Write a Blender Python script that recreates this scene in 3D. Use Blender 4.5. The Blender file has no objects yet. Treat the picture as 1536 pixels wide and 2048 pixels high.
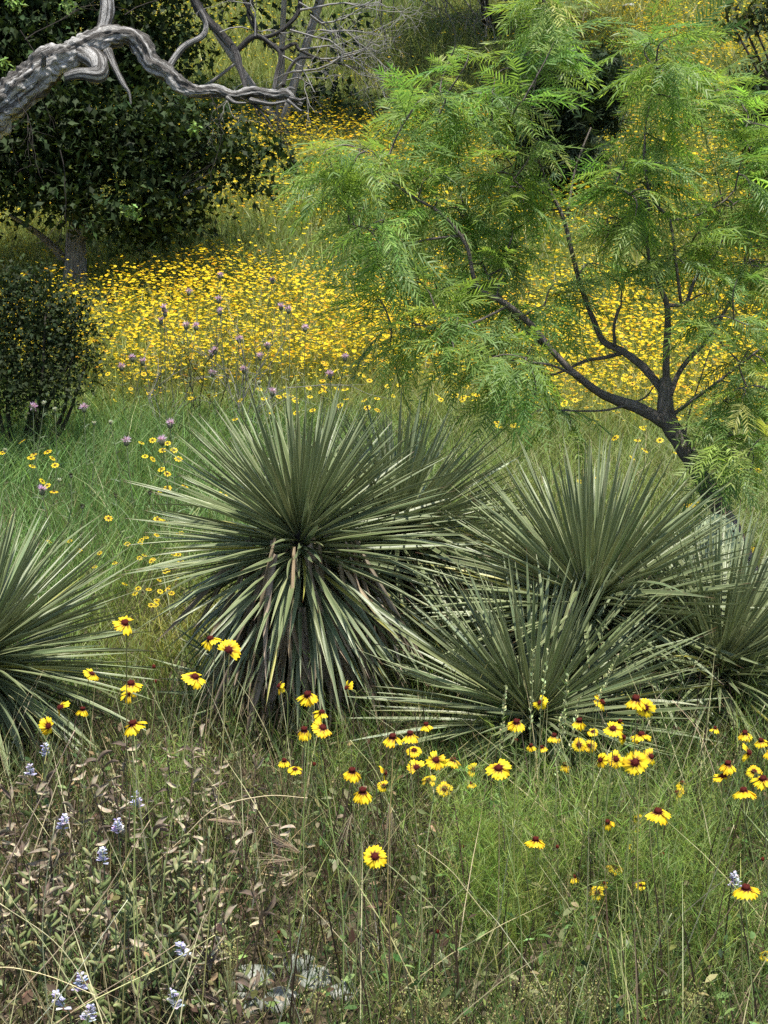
import bpy, math
import numpy as np
from mathutils import Vector, Matrix, noise as mnoise

rng = np.random.default_rng(7)
S = bpy.context.scene
COL = S.collection
R_ = math.radians

# ------------------------------------------------------------------ camera
F = 2866.0            # focal length in photo pixels (1536 x 2048)
PITCH = R_(8.0)
CAMZ = 1.6
cam_d = bpy.data.cameras.new('camera')
cam = bpy.data.objects.new('camera', cam_d)
COL.objects.link(cam)
cam.location = (0, 0, CAMZ)
cam.rotation_euler = (R_(90) - PITCH, 0, 0)
cam_d.sensor_fit = 'HORIZONTAL'
cam_d.angle = 2 * math.atan(768 / F)
cam_d.clip_start = 0.05
cam_d.clip_end = 600
S.camera = cam

# ------------------------------------------------------------------ sky, sun, exposure
SUN_DIR = Vector((0.10, -0.26, 0.90)).normalized()      # towards the sun
el = math.asin(SUN_DIR.z)
az = math.atan2(SUN_DIR.x, SUN_DIR.y)
W = bpy.data.worlds.new('World')
S.world = W
W.use_nodes = True
wn = W.node_tree.nodes
wl = W.node_tree.links
bg = wn['Background']
sky = wn.new('ShaderNodeTexSky')
sky.sky_type = 'NISHITA'
sky.sun_disc = False
sky.sun_elevation = el
sky.sun_rotation = az
wl.new(sky.outputs[0], bg.inputs[0])
bg.inputs[1].default_value = 0.11
sd = bpy.data.lights.new('sun', 'SUN')
sd.energy = 4.3
sd.angle = R_(0.8)
sd.color = (1.0, 0.955, 0.87)
sun = bpy.data.objects.new('sun', sd)
COL.objects.link(sun)
sun.rotation_euler = SUN_DIR.to_track_quat('Z', 'Y').to_euler()
sun.location = SUN_DIR * 60
S.view_settings.view_transform = 'Standard'
S.view_settings.look = 'None'
S.view_settings.exposure = 0.9
S.view_settings.gamma = 1
S.cycles.max_bounces = 5
S.cycles.diffuse_bounces = 2
S.cycles.transmission_bounces = 4
S.cycles.use_denoising = False
S.cycles.adaptive_threshold = 0.02

# ------------------------------------------------------------------ helpers
CP, SP = math.cos(PITCH), math.sin(PITCH)


def at(px, py, Y):
    """the point at depth Y (metres from the camera, level) seen at photo pixel px, py"""
    u = (px - 768) / F
    v = (1024 - py) / F
    dy, dz = CP + v * SP, -SP + v * CP
    k = Y / dy
    return np.array([u * k, Y, CAMZ + dz * k])


_ky = np.array([-200, 3.5, 5.0, 6.0, 7.0, 8.0, 9.0, 10, 11.5, 13, 15, 17, 20, 23, 30, 45, 70, 120, 200])
_kz = np.array([0, 0, .01, .06, .18, .34, .52, .72, 1.02, 1.36, 1.92, 2.58, 3.85, 5.15, 8.2, 14.6, 24, 38, 52])
_fy = np.arange(-20, 200, .1)
_fz = np.convolve(np.pad(np.interp(_fy, _ky, _kz), 8, mode='edge'), np.ones(17) / 17, 'valid')


def gz(x, y):
    x = np.asarray(x, float)
    y = np.asarray(y, float)
    z = np.interp(y, _fy, _fz)
    far = np.clip((y - 5) / 12, 0, 1)
    z = z + .018 * np.sin(3.1 * x + 1.3) * np.sin(2.3 * y + .4) + .012 * np.sin(7 * x - 4 * y)
    z = z + far * (.12 * np.sin(.55 * x + .8) * np.cos(.4 * y) + .09 * np.sin(.9 * x + .23 * y))
    z = z + .0035 * np.clip(np.abs(x) - 8, 0, 60) ** 1.6 * far
    return z


def on_ground(px, py):
    Y = 2.4
    while Y < 60:
        p = at(px, py, Y)
        if p[2] <= gz(p[0], p[1]):
            return p
        Y += .02
    return p


def tag(o, label=None, cat=None, group=None, kind=None):
    if label: o['label'] = label
    if cat: o['category'] = cat
    if group: o['group'] = group
    if kind: o['kind'] = kind
    return o


def make_mesh(name, V, T, mat=None, col=None, smooth=False, uv=None):
    V = np.asarray(V, np.float32)
    T = np.asarray(T, np.int32)
    k = T.shape[1]
    me = bpy.data.meshes.new(name)
    me.vertices.add(len(V))
    me.vertices.foreach_set('co', V.ravel())
    me.loops.add(T.size)
    me.loops.foreach_set('vertex_index', T.ravel())
    me.polygons.add(len(T))
    me.polygons.foreach_set('loop_start', np.arange(0, T.size, k, dtype=np.int32))
    if smooth:
        me.polygons.foreach_set('use_smooth', np.ones(len(T), bool))
    if col is not None:
        a = me.attributes.new('Col', 'FLOAT_COLOR', 'POINT')
        c = np.ones((len(V), 4), np.float32)
        c[:, :3] = col
        a.data.foreach_set('color', c.ravel())
    if uv is not None:
        u = me.uv_layers.new(name='UVMap')
        u.data.foreach_set('uv', np.asarray(uv, np.float32)[T.ravel()].ravel())
    me.update(calc_edges=True)
    me.validate()
    if mat: me.materials.append(mat)
    return me


def link(name, me, parent=None, mtx=None):
    o = bpy.data.objects.new(name, me)
    COL.objects.link(o)
    if parent is not None: o.parent = parent
    if mtx is not None: o.matrix_basis = mtx
    return o


def empty(name, loc):
    o = bpy.data.objects.new(name, None)
    o.empty_display_size = .05
    COL.objects.link(o)
    o.location = [float(v) for v in loc]
    return o


class Acc:
    """collects triangles and vertex colours for one mesh"""
    def __init__(s):
        s.V, s.T, s.C, s.n = [], [], [], 0

    def add(s, V, T, C):
        V = np.asarray(V, float)
        C = np.asarray(C, float)
        if C.ndim == 1: C = np.tile(C, (len(V), 1))
        s.V.append(V); s.T.append(np.asarray(T) + s.n); s.C.append(C); s.n += len(V)

    def mesh(s, name, mat, smooth=False, origin=None):
        V = np.concatenate(s.V)
        if origin is not None: V = V - np.asarray(origin)
        return make_mesh(name, V, np.concatenate(s.T), mat, np.concatenate(s.C), smooth)


def unit(a):
    return a / np.maximum(np.linalg.norm(a, axis=-1, keepdims=True), 1e-9)


def jit(c, n, s=.18, hs=.08):
    """n colours scattered about c in brightness and a little in hue"""
    c = np.asarray(c, float)
    if c.ndim == 1: c = np.tile(c, (n, 1))
    return np.clip(c * np.exp(rng.normal(0, s, (n, 1))) * np.exp(rng.normal(0, hs, (n, 3))), .002, .95)


def ribbons(base, d, L, w, bend, segs, col, tipcol=None, side=None, pw=.75):
    """N tapering blades: base (N,3), unit direction, length, width, bend vector (N,3); vertex colours"""
    N = len(base)
    L = np.broadcast_to(L, (N,))
    w = np.broadcast_to(w, (N,))
    if side is None:
        a = rng.uniform(0, 2 * np.pi, N)
        side = np.stack([np.cos(a), np.sin(a), np.zeros(N)], 1)
    side = unit(side - d * np.sum(side * d, 1, keepdims=True))
    V = np.zeros((N, 2 * segs + 1, 3))
    C = np.zeros((N, 2 * segs + 1, 3))
    col = np.broadcast_to(col, (N, 3))
    tipcol = col if tipcol is None else np.broadcast_to(tipcol, (N, 3))
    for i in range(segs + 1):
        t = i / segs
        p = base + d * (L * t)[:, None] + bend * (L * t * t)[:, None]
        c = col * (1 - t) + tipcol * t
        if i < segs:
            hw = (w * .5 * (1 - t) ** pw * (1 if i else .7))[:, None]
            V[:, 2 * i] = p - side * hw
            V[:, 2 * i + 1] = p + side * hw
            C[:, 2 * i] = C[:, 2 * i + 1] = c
        else:
            V[:, 2 * i] = p
            C[:, 2 * i] = c
    tri = []
    for i in range(segs - 1):
        a = 2 * i
        tri += [[a, a + 1, a + 3], [a, a + 3, a + 2]]
    a = 2 * (segs - 1)
    tri += [[a, a + 1, a + 2]]
    k = 2 * segs + 1
    T = (np.array(tri)[None] + (np.arange(N) * k)[:, None, None]).reshape(-1, 3)
    return V.reshape(-1, 3), T, C.reshape(-1, 3)


def stamp(tv, tt, tc, O, X, Y, Z, sc, tint):
    """copies of a small template at origins O with axes X, Y, Z, scale sc and colour tint (N,3)"""
    N, k = len(O), len(tv)
    sc = np.broadcast_to(sc, (N,))
    V = (tv[None, :, 0, None] * X[:, None] + tv[None, :, 1, None] * Y[:, None] + tv[None, :, 2, None] * Z[:, None]) * sc[:, None, None] + O[:, None]
    T = (tt[None] + (np.arange(N) * k)[:, None, None]).reshape(-1, 3)
    C = (tc[None] * tint[:, None]).reshape(-1, 3)
    return V.reshape(-1, 3), T, C


def frame(d, up=None):
    """axes X (across), Y (along d), Z for N directions"""
    N = len(d)
    Y = unit(d)
    if up is None: up = np.tile([0, 0, 1.], (N, 1))
    X = np.cross(Y, up)
    bad = np.linalg.norm(X, axis=1) < 1e-3
    X[bad] = [1, 0, 0]
    X = unit(X)
    return X, Y, np.cross(X, Y)


def catmull(P, n):
    P = np.asarray(P, float)
    Q = np.vstack([2 * P[0] - P[1], P, 2 * P[-1] - P[-2]])
    out = []
    for i in range(1, len(Q) - 2):
        a, b, c, d = Q[i - 1], Q[i], Q[i + 1], Q[i + 2]
        for k in range(n):
            t = k / n
            out.append(.5 * (2 * b + (c - a) * t + (2 * a - 5 * b + 4 * c - d) * t * t + (3 * b - a - 3 * c + d) * t ** 3))
    out.append(Q[-2])
    return np.array(out)


def tube(P, r, sides, rough=0., freq=6., seed=0., close=True):
    """tapering tube through P (n,3) with radii r (n); rough = relief as a share of the radius"""
    P = np.asarray(P, float)
    r = np.asarray(r, float)
    n = len(P)
    Tn = unit(np.gradient(P, axis=0))
    ref = np.array([0, 1., 0]) if abs(Tn[0][1]) < .8 else np.array([1., 0, 0])
    U = np.zeros_like(P)
    u = ref
    for i in range(n):
        u = u - Tn[i] * np.dot(u, Tn[i])
        u = u / max(np.linalg.norm(u), 1e-9)
        U[i] = u
    B = np.cross(Tn, U)
    a = np.arange(sides) * 2 * np.pi / sides
    rr = np.tile(r[:, None], (1, sides))
    if rough > 0:
        acc = np.concatenate([[0], np.cumsum(np.linalg.norm(np.diff(P, axis=0), axis=1))])
        for i in range(n):
            for j in range(sides):
                q = Vector((math.cos(a[j]) * 1.6 + seed, math.sin(a[j]) * 1.6, acc[i] * freq * .35))
                q2 = Vector((math.cos(a[j]) * 5 + seed, math.sin(a[j]) * 5, acc[i] * freq))
                q3 = Vector((math.cos(a[j]) * 9 + seed, math.sin(a[j]) * 9, acc[i] * freq * .8))
                rr[i, j] *= 1 + rough * (mnoise.noise(q) * .9 + mnoise.noise(q2) * .6 - .45 * abs(mnoise.noise(q3)) + .9 * abs(mnoise.noise(Vector(P[i] * 7) + Vector((math.cos(a[j]) * 1.1, math.sin(a[j]) * 1.1, seed)))) - .3)
    V = P[:, None] + rr[:, :, None] * (np.cos(a)[None, :, None] * U[:, None] + np.sin(a)[None, :, None] * B[:, None])
    V = V.reshape(-1, 3)
    i = np.arange(n - 1)[:, None] * sides
    j = np.arange(sides)[None]
    j2 = (j + 1) % sides
    A, Bq, Cq, D = i + j, i + j2, i + sides + j2, i + sides + j
    T = np.concatenate([np.stack([A, Bq, Cq], -1).reshape(-1, 3), np.stack([A, Cq, D], -1).reshape(-1, 3)])
    if close:
        V = np.vstack([V, P[0], P[-1]])
        c0, c1 = len(V) - 2, len(V) - 1
        e = (n - 1) * sides
        jj, kk = np.arange(sides), (np.arange(sides) + 1) % sides
        T = np.concatenate([T, np.stack([np.full(sides, c0), kk, jj], -1), np.stack([np.full(sides, c1), e + jj, e + kk], -1)])
    return V, T


def mtx(origin, X, Y, Z, sx=1, sy=1, sz=1):
    M = Matrix.Identity(4)
    for r in range(3):
        M[r][0] = float(X[r]) * sx
        M[r][1] = float(Y[r]) * sy
        M[r][2] = float(Z[r]) * sz
        M[r][3] = float(origin[r])
    return M


# ------------------------------------------------------------------ materials
def nt(name):
    m = bpy.data.materials.new(name)
    m.use_nodes = True
    n, l = m.node_tree.nodes, m.node_tree.links
    return m, n, l, n['Principled BSDF'], n['Material Output']


def leaf_mat(name, rough=.5, transl=.35, tgain=(1.25, 1.3, .75), spec=.35, scale=60, vary=.25):
    """colour from the Col attribute, broken up by noise, thin enough to let light through"""
    m, n, l, p, out = nt(name)
    at_ = n.new('ShaderNodeAttribute'); at_.attribute_name = 'Col'
    no = n.new('ShaderNodeTexNoise'); no.inputs['Scale'].default_value = scale
    geo = n.new('ShaderNodeNewGeometry')
    l.new(geo.outputs['Position'], no.inputs['Vector'])
    mr = n.new('ShaderNodeMapRange')
    mr.inputs[3].default_value = 1 - vary; mr.inputs[4].default_value = 1 + vary
    l.new(no.outputs[0], mr.inputs[0])
    mx = n.new('ShaderNodeVectorMath'); mx.operation = 'SCALE'
    l.new(at_.outputs['Color'], mx.inputs[0]); l.new(mr.outputs[0], mx.inputs['Scale'])
    l.new(mx.outputs[0], p.inputs['Base Color'])
    p.inputs['Roughness'].default_value = rough
    p.inputs['Specular IOR Level'].default_value = spec
    tr = n.new('ShaderNodeBsdfTranslucent')
    tg = n.new('ShaderNodeVectorMath'); tg.operation = 'MULTIPLY'
    l.new(mx.outputs[0], tg.inputs[0]); tg.inputs[1].default_value = tgain
    l.new(tg.outputs[0], tr.inputs[0])
    mix = n.new('ShaderNodeMixShader'); mix.inputs[0].default_value = transl
    l.new(p.outputs[0], mix.inputs[1]); l.new(tr.outputs[0], mix.inputs[2])
    l.new(mix.outputs[0], out.inputs[0])
    return m


M_GRASS = leaf_mat('grass_blade', .45, .38)
M_LEAF = leaf_mat('tree_leaf', .62, .2, spec=.16, scale=25)
M_MESQ = leaf_mat('mesquite_leaflet', .45, .5, (1.15, 1.25, .6), scale=12)
M_PETAL = leaf_mat('petal', .55, .32, (1.1, 1.0, .6), .2, 200, .12)
M_DRY = leaf_mat('dry_leaf', .75, .2, (1.1, 1, .8), .15, 120, .3)
M_STEM = leaf_mat('plant_stem', .6, .15, (1.1, 1.05, .8), spec=.25, scale=80)
M_DARK = leaf_mat('flower_disc', .8, .0, spec=.1, scale=600, vary=.5)


def bark_mat(name, dark, light, wood=None, wood_amt=.5, sc=1., bump=.6):
    m, n, l, p, out = nt(name)
    tc = n.new('ShaderNodeTexCoord')
    at_ = n.new('ShaderNodeAttribute'); at_.attribute_name = 'Col'      # r = along the limb, g/b = round it
    mp = n.new('ShaderNodeMapping')
    mp.inputs['Scale'].default_value = (sc * 5, sc, sc * 2.4)
    l.new(at_.outputs['Vector'], mp.inputs['Vector'])
    n1 = n.new('ShaderNodeTexNoise'); n1.inputs['Scale'].default_value = 3.2; n1.inputs['Detail'].default_value = 9
    n1.inputs['Roughness'].default_value = .68
    l.new(mp.outputs[0], n1.inputs['Vector'])
    n2 = n.new('ShaderNodeTexNoise'); n2.inputs['Scale'].default_value = 7 * sc; n2.inputs['Detail'].default_value = 6
    l.new(tc.outputs['Object'], n2.inputs['Vector'])
    r1 = n.new('ShaderNodeValToRGB')
    r1.color_ramp.elements[0].position = .36; r1.color_ramp.elements[0].color = (*dark, 1)
    r1.color_ramp.elements[1].position = .66; r1.color_ramp.elements[1].color = (*light, 1)
    l.new(n1.outputs[0], r1.inputs[0])
    last = r1.outputs[0]
    if wood:
        n3 = n.new('ShaderNodeTexNoise'); n3.inputs['Scale'].default_value = 2.6; n3.inputs['Detail'].default_value = 10; n3.inputs['Roughness'].default_value = .62
        m3 = n.new('ShaderNodeMapping'); m3.inputs['Scale'].default_value = (1.6, .32, .55)
        l.new(at_.outputs['Vector'], m3.inputs['Vector']); l.new(m3.outputs[0], n3.inputs['Vector'])
        r3 = n.new('ShaderNodeValToRGB')
        r3.color_ramp.elements[0].position = 1 - wood_amt - .04; r3.color_ramp.elements[1].position = 1 - wood_amt + .04
        l.new(n3.outputs[0], r3.inputs[0])
        mw = n.new('ShaderNodeMix'); mw.data_type = 'RGBA'
        l.new(r3.outputs[0], mw.inputs[0]); l.new(last, mw.inputs[6])
        rw = n.new('ShaderNodeValToRGB')
        rw.color_ramp.elements[0].position = .3; rw.color_ramp.elements[0].color = (*[v * .45 for v in wood], 1)
        rw.color_ramp.elements[1].position = .6; rw.color_ramp.elements[1].color = (*wood, 1)
        l.new(n1.outputs[0], rw.inputs[0]); l.new(rw.outputs[0], mw.inputs[7])
        last = mw.outputs[2]
    ml = n.new('ShaderNodeMix'); ml.data_type = 'RGBA'; ml.blend_type = 'MULTIPLY'
    ml.inputs[0].default_value = .55
    l.new(last, ml.inputs[6])
    r2 = n.new('ShaderNodeValToRGB'); r2.color_ramp.elements[0].position = .3; r2.color_ramp.elements[1].position = .7
    r2.color_ramp.elements[0].color = (.35, .35, .35, 1)
    l.new(n2.outputs[0], r2.inputs[0]); l.new(r2.outputs[0], ml.inputs[7])
    l.new(ml.outputs[2], p.inputs['Base Color'])
    p.inputs['Roughness'].default_value = .85
    p.inputs['Specular IOR Level'].default_value = .2
    vo = n.new('ShaderNodeTexVoronoi'); vo.feature = 'DISTANCE_TO_EDGE'; vo.inputs['Scale'].default_value = 4.5
    l.new(mp.outputs[0], vo.inputs['Vector'])
    cr_ = n.new('ShaderNodeMapRange'); cr_.inputs[1].default_value = .0; cr_.inputs[2].default_value = .09
    cr_.inputs[3].default_value = .42
    l.new(vo.outputs['Distance'], cr_.inputs[0])
    mc = n.new('ShaderNodeVectorMath'); mc.operation = 'SCALE'
    l.new(ml.outputs[2], mc.inputs[0]); l.new(cr_.outputs[0], mc.inputs['Scale'])
    l.new(mc.outputs[0], p.inputs['Base Color'])
    hs = n.new('ShaderNodeMath'); hs.operation = 'MULTIPLY'
    l.new(n1.outputs[0], hs.inputs[0]); l.new(cr_.outputs[0], hs.inputs[1])
    b = n.new('ShaderNodeBump'); b.inputs['Strength'].default_value = bump; b.inputs['Distance'].default_value = .02
    l.new(hs.outputs[0], b.inputs['Height']); l.new(b.outputs[0], p.inputs['Normal'])
    return m


M_DEADWOOD = bark_mat('weathered_oak', (.04, .036, .032), (.27, .25, .225), (.84, .81, .76), .485, 2.2, .8)
M_DARKBARK = bark_mat('dark_oak_bark', (.018, .016, .015), (.17, .16, .15), (.45, .44, .42), .40, 2.6, .8)
M_OAKBARK = bark_mat('oak_bark', (.13, .12, .11), (.55, .52, .48), None, 0, 1.2)
M_MESQBARK = bark_mat('mesquite_bark', (.15, .12, .10), (.60, .52, .46), None, 0, 3.5, .8)
M_TWIG = bark_mat('grey_twig', (.20, .19, .17), (.46, .44, .41), None, 0, 4, .1)
M_DARKTWIG = bark_mat('dark_twig', (.02, .017, .014), (.09, .075, .06), None, 0, 4, .2)


def tube_cols(P, sides, nv, scale=1.):
    """bark coordinates kept in Col: round the limb (x, y), along it (z)"""
    P = np.asarray(P)
    acc = np.concatenate([[0], np.cumsum(np.linalg.norm(np.diff(P, axis=0), axis=1))])
    a = np.arange(sides) * 2 * np.pi / sides
    C = np.zeros((len(P), sides, 3))
    C[:, :, 0] = np.cos(a)[None] * .5
    C[:, :, 1] = np.sin(a)[None] * 2.5
    C[:, :, 2] = acc[:, None] * scale
    C = C.reshape(-1, 3)
    if nv > len(C): C = np.vstack([C, np.zeros((nv - len(C), 3))])
    return C


def limb(acc, pts, per=6, sides=10, rough=.15, freq=6., seed=0., lscale=1.):
    """add a limb through (x, y, z, radius) points"""
    Q = catmull(pts, per)
    V, T = tube(Q[:, :3], np.maximum(Q[:, 3], .0012), sides, rough, freq, seed)
    acc.add(V, T, tube_cols(Q[:, :3], sides, len(V), lscale))
    return Q


# ------------------------------------------------------------------ ground
def ground_material():
    m, n, l, p, out = nt('meadow_soil')
    g = n.new('ShaderNodeNewGeometry')
    n1 = n.new('ShaderNodeTexNoise'); n1.inputs['Scale'].default_value = 1.1; n1.inputs['Detail'].default_value = 8
    n2 = n.new('ShaderNodeTexNoise'); n2.inputs['Scale'].default_value = 38; n2.inputs['Detail'].default_value = 7
    for q in (n1, n2): l.new(g.outputs['Position'], q.inputs['Vector'])
    soil = n.new('ShaderNodeValToRGB')
    soil.color_ramp.elements[0].color = (.022, .017, .012, 1); soil.color_ramp.elements[0].position = .34
    soil.color_ramp.elements[1].color = (.11, .085, .055, 1); soil.color_ramp.elements[1].position = .72
    l.new(n2.outputs[0], soil.inputs[0])
    turf = n.new('ShaderNodeValToRGB')
    turf.color_ramp.elements[0].color = (.035, .06, .018, 1); turf.color_ramp.elements[0].position = .3
    turf.color_ramp.elements[1].color = (.12, .14, .035, 1); turf.color_ramp.elements[1].position = .7
    l.new(n1.outputs[0], turf.inputs[0])
    sx = n.new('ShaderNodeSeparateXYZ'); l.new(g.outputs['Position'], sx.inputs[0])
    mr = n.new('ShaderNodeMapRange'); mr.inputs[1].default_value = 6; mr.inputs[2].default_value = 12
    l.new(sx.outputs[1], mr.inputs[0])
    mx = n.new('ShaderNodeMix'); mx.data_type = 'RGBA'
    l.new(mr.outputs[0], mx.inputs[0]); l.new(soil.outputs[0], mx.inputs[6]); l.new(turf.outputs[0], mx.inputs[7])
    l.new(mx.outputs[2], p.inputs['Base Color'])
    p.inputs['Roughness'].default_value = .95; p.inputs['Specular IOR Level'].default_value = .1
    b = n.new('ShaderNodeBump'); b.inputs['Strength'].default_value = .8; b.inputs['Distance'].default_value = .03
    l.new(n2.outputs[0], b.inputs['Height']); l.new(b.outputs[0], p.inputs['Normal'])
    return m


ys = np.concatenate([np.arange(-40, 0, 4), np.arange(0, 12, .12), np.arange(12, 34, .4), np.arange(34, 180, 4)])
xs = np.concatenate([np.arange(-120, -20, 5), np.arange(-20, -4, .5), np.arange(-4, 4, .12), np.arange(4, 20, .5), np.arange(20, 121, 5)])
XX, YY = np.meshgrid(xs, ys)
ZZ = gz(XX, YY) + np.where((YY > 1) & (YY < 8), rng.normal(0, .008, XX.shape), 0)
nx, ny = len(xs), len(ys)
ii = (np.arange(ny - 1)[:, None] * nx + np.arange(nx - 1)[None]).ravel()
GT = np.stack([ii, ii + 1, ii + nx + 1, ii + nx], 1)
g_me = make_mesh('ground', np.stack([XX.ravel(), YY.ravel(), ZZ.ravel()], 1), GT, ground_material(), smooth=True)
tag(link('ground', g_me), 'brown soil and turf of the meadow rising into a hillside', 'ground', kind='structure')


def spread(n, y0, y1, k=.30, m=.5, bias=1.):
    """n random ground points between depths y0 and y1, as wide as the view plus a margin"""
    out = []
    got = 0
    while got < n:
        y = y0 + (y1 - y0) * rng.random(n * 2) ** bias
        hw = k * y + m
        hm = k * y1 + m
        keep = rng.random(n * 2) < hw / hm if bias == 1. else np.ones(n * 2, bool)
        y = y[keep]
        x = rng.uniform(-1, 1, len(y)) * (k * y + m)
        out.append(np.stack([x, y], 1))
        got += len(y)
    q = np.concatenate(out)[:n]
    return np.column_stack([q, gz(q[:, 0], q[:, 1])])


def fbm(x, y, s, seed=0.):
    x = np.asarray(x) * s + seed
    y = np.asarray(y) * s - seed
    v = (np.sin(x * 1.0 + 2.1 * np.sin(y * .7 + 1)) + np.sin(y * 1.3 + 1.7 * np.sin(x * .9 + 2)) + .6 * np.sin(2.3 * x - 1.9 * y + 3 * np.sin(.6 * y + seed)) +
         .4 * np.sin(4.7 * x + 1.1) * np.sin(4.1 * y + .3)) / 3.
    return np.clip(.5 + .5 * v, 0, 1)


def lean_dirs(n, spread_, wind=(.0, .0)):
    a = rng.uniform(0, 2 * np.pi, n)
    s = np.abs(rng.normal(0, spread_, n))
    h = np.stack([np.cos(a) * s + wind[0], np.sin(a) * s + wind[1]], 1)
    d = unit(np.column_stack([h, np.ones(n)]))
    return d, unit(np.column_stack([h, np.zeros(n)]) + 1e-6)


# ------------------------------------------------------------------ yuccas
def yucca_leaf_material(name, dead=False):
    m, n, l, p, out = nt(name)
    uv = n.new('ShaderNodeUVMap')
    sx = n.new('ShaderNodeSeparateXYZ'); l.new(uv.outputs[0], sx.inputs[0])
    oi = n.new('ShaderNodeObjectInfo')
    # fine lengthwise stripes
    mp = n.new('ShaderNodeMapping'); mp.inputs['Scale'].default_value = (9, .7, 1)
    l.new(uv.outputs[0], mp.inputs[0])
    ad = n.new('ShaderNodeVectorMath'); ad.operation = 'ADD'
    cb = n.new('ShaderNodeCombineXYZ')
    ml = n.new('ShaderNodeMath'); ml.operation = 'MULTIPLY'; ml.inputs[1].default_value = 40
    l.new(oi.outputs['Random'], ml.inputs[0]); l.new(ml.outputs[0], cb.inputs[2]); l.new(ml.outputs[0], cb.inputs[1])
    l.new(mp.outputs[0], ad.inputs[0]); l.new(cb.outputs[0], ad.inputs[1])
    no = n.new('ShaderNodeTexNoise'); no.inputs['Scale'].default_value = 1.6; no.inputs['Detail'].default_value = 4
    l.new(ad.outputs[0], no.inputs['Vector'])
    r = n.new('ShaderNodeValToRGB')
    if dead:
        r.color_ramp.elements[0].color = (.13, .105, .075, 1); r.color_ramp.elements[1].color = (.52, .44, .30, 1)
    else:
        r.color_ramp.elements[0].color = (.072, .102, .043, 1); r.color_ramp.elements[1].color = (.245, .288, .138, 1)
    r.color_ramp.elements[0].position = .3; r.color_ramp.elements[1].position = .7
    l.new(no.outputs[0], r.inputs[0])
    tint = n.new('ShaderNodeMix'); tint.data_type = 'RGBA'; tint.blend_type = 'MULTIPLY'; tint.inputs[0].default_value = 1
    l.new(r.outputs[0], tint.inputs[6]); l.new(oi.outputs['Color'], tint.inputs[7])
    last = tint.outputs[2]
    if not dead:
        # pale margins
        a1 = n.new('ShaderNodeMath'); a1.operation = 'SUBTRACT'; a1.inputs[1].default_value = .5; l.new(sx.outputs[0], a1.inputs[0])
        a2 = n.new('ShaderNodeMath'); a2.operation = 'ABSOLUTE'; l.new(a1.outputs[0], a2.inputs[0])
        mr = n.new('ShaderNodeMapRange'); mr.inputs[1].default_value = .38; mr.inputs[2].default_value = .47
        l.new(a2.outputs[0], mr.inputs[0])
        mg = n.new('ShaderNodeMix'); mg.data_type = 'RGBA'; mg.inputs[7].default_value = (.40, .43, .23, 1)
        l.new(mr.outputs[0], mg.inputs[0]); l.new(last, mg.inputs[6])
        # brown spine tip, pale base
        mt = n.new('ShaderNodeMapRange'); mt.inputs[1].default_value = .93; mt.inputs[2].default_value = .98
        l.new(sx.outputs[1], mt.inputs[0])
        mtip = n.new('ShaderNodeMix'); mtip.data_type = 'RGBA'; mtip.inputs[7].default_value = (.12, .06, .03, 1)
        l.new(mt.outputs[0], mtip.inputs[0]); l.new(mg.outputs[2], mtip.inputs[6])
        mb = n.new('ShaderNodeMapRange'); mb.inputs[1].default_value = .22; mb.inputs[2].default_value = .0
        l.new(sx.outputs[1], mb.inputs[0])
        mbase = n.new('ShaderNodeMix'); mbase.data_type = 'RGBA'; mbase.inputs[7].default_value = (.34, .36, .16, 1)
        mf = n.new('ShaderNodeMath'); mf.operation = 'MULTIPLY'; mf.inputs[1].default_value = .6
        l.new(mb.outputs[0], mf.inputs[0]); l.new(mf.outputs[0], mbase.inputs[0])
        l.new(mtip.outputs[2], mbase.inputs[6])
        last = mbase.outputs[2]
    l.new(last, p.inputs['Base Color'])
    p.inputs['Roughness'].default_value = .8 if dead else .34
    p.inputs['Specular IOR Level'].default_value = .15 if dead else .5
    tr = n.new('ShaderNodeBsdfTranslucent'); l.new(last, tr.inputs[0])
    mix = n.new('ShaderNodeMixShader'); mix.inputs[0].default_value = .1
    l.new(p.outputs[0], mix.inputs[1]); l.new(tr.outputs[0], mix.inputs[2]); l.new(mix.outputs[0], out.inputs[0])
    b = n.new('ShaderNodeBump'); b.inputs['Strength'].default_value = .35; b.inputs['Distance'].default_value = .003
    l.new(no.outputs[0], b.inputs['Height']); l.new(b.outputs[0], p.inputs['Normal'])
    return m


M_YUCCA = yucca_leaf_material('yucca_leaf')
M_YDEAD = yucca_leaf_material('dead_yucca_leaf', True)


def yucca_leaf(name, mat, droop, twist, curl, segs=8, sideways=0.):
    """a sword leaf along +Y, length 1, half width 1 in X; keeled cross-section"""
    V, UV, T = [], [], []
    for i in range(segs + 1):
        t = i / segs
        w = (.62 + .38 * min(1, t / .4)) if t < .4 else (1 - ((t - .4) / .6) ** 1.7)
        w = max(w, .03)
        y = t - .12 * abs(droop) * t * t
        z = -droop * t * t
        keel = curl * w * .5
        a = twist * t
        for k, (xx, zz) in enumerate(((-1, keel), (0, -keel * .35), (1, keel))):
            x = xx * w
            # zz is in width units, folded in when the leaf is scaled
            V.append((x * math.cos(a) + sideways * t * t * 20, y, z + (zz + x * math.sin(a)) * .022))
            UV.append((k / 2, t))
    for i in range(segs):
        for k in range(2):
            a = i * 3 + k
            T.append((a, a + 1, a + 4, a + 3))
    return (np.array(V), np.array(UV), np.array(T)), make_mesh(name, V, T, mat, smooth=True, uv=UV)


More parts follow.
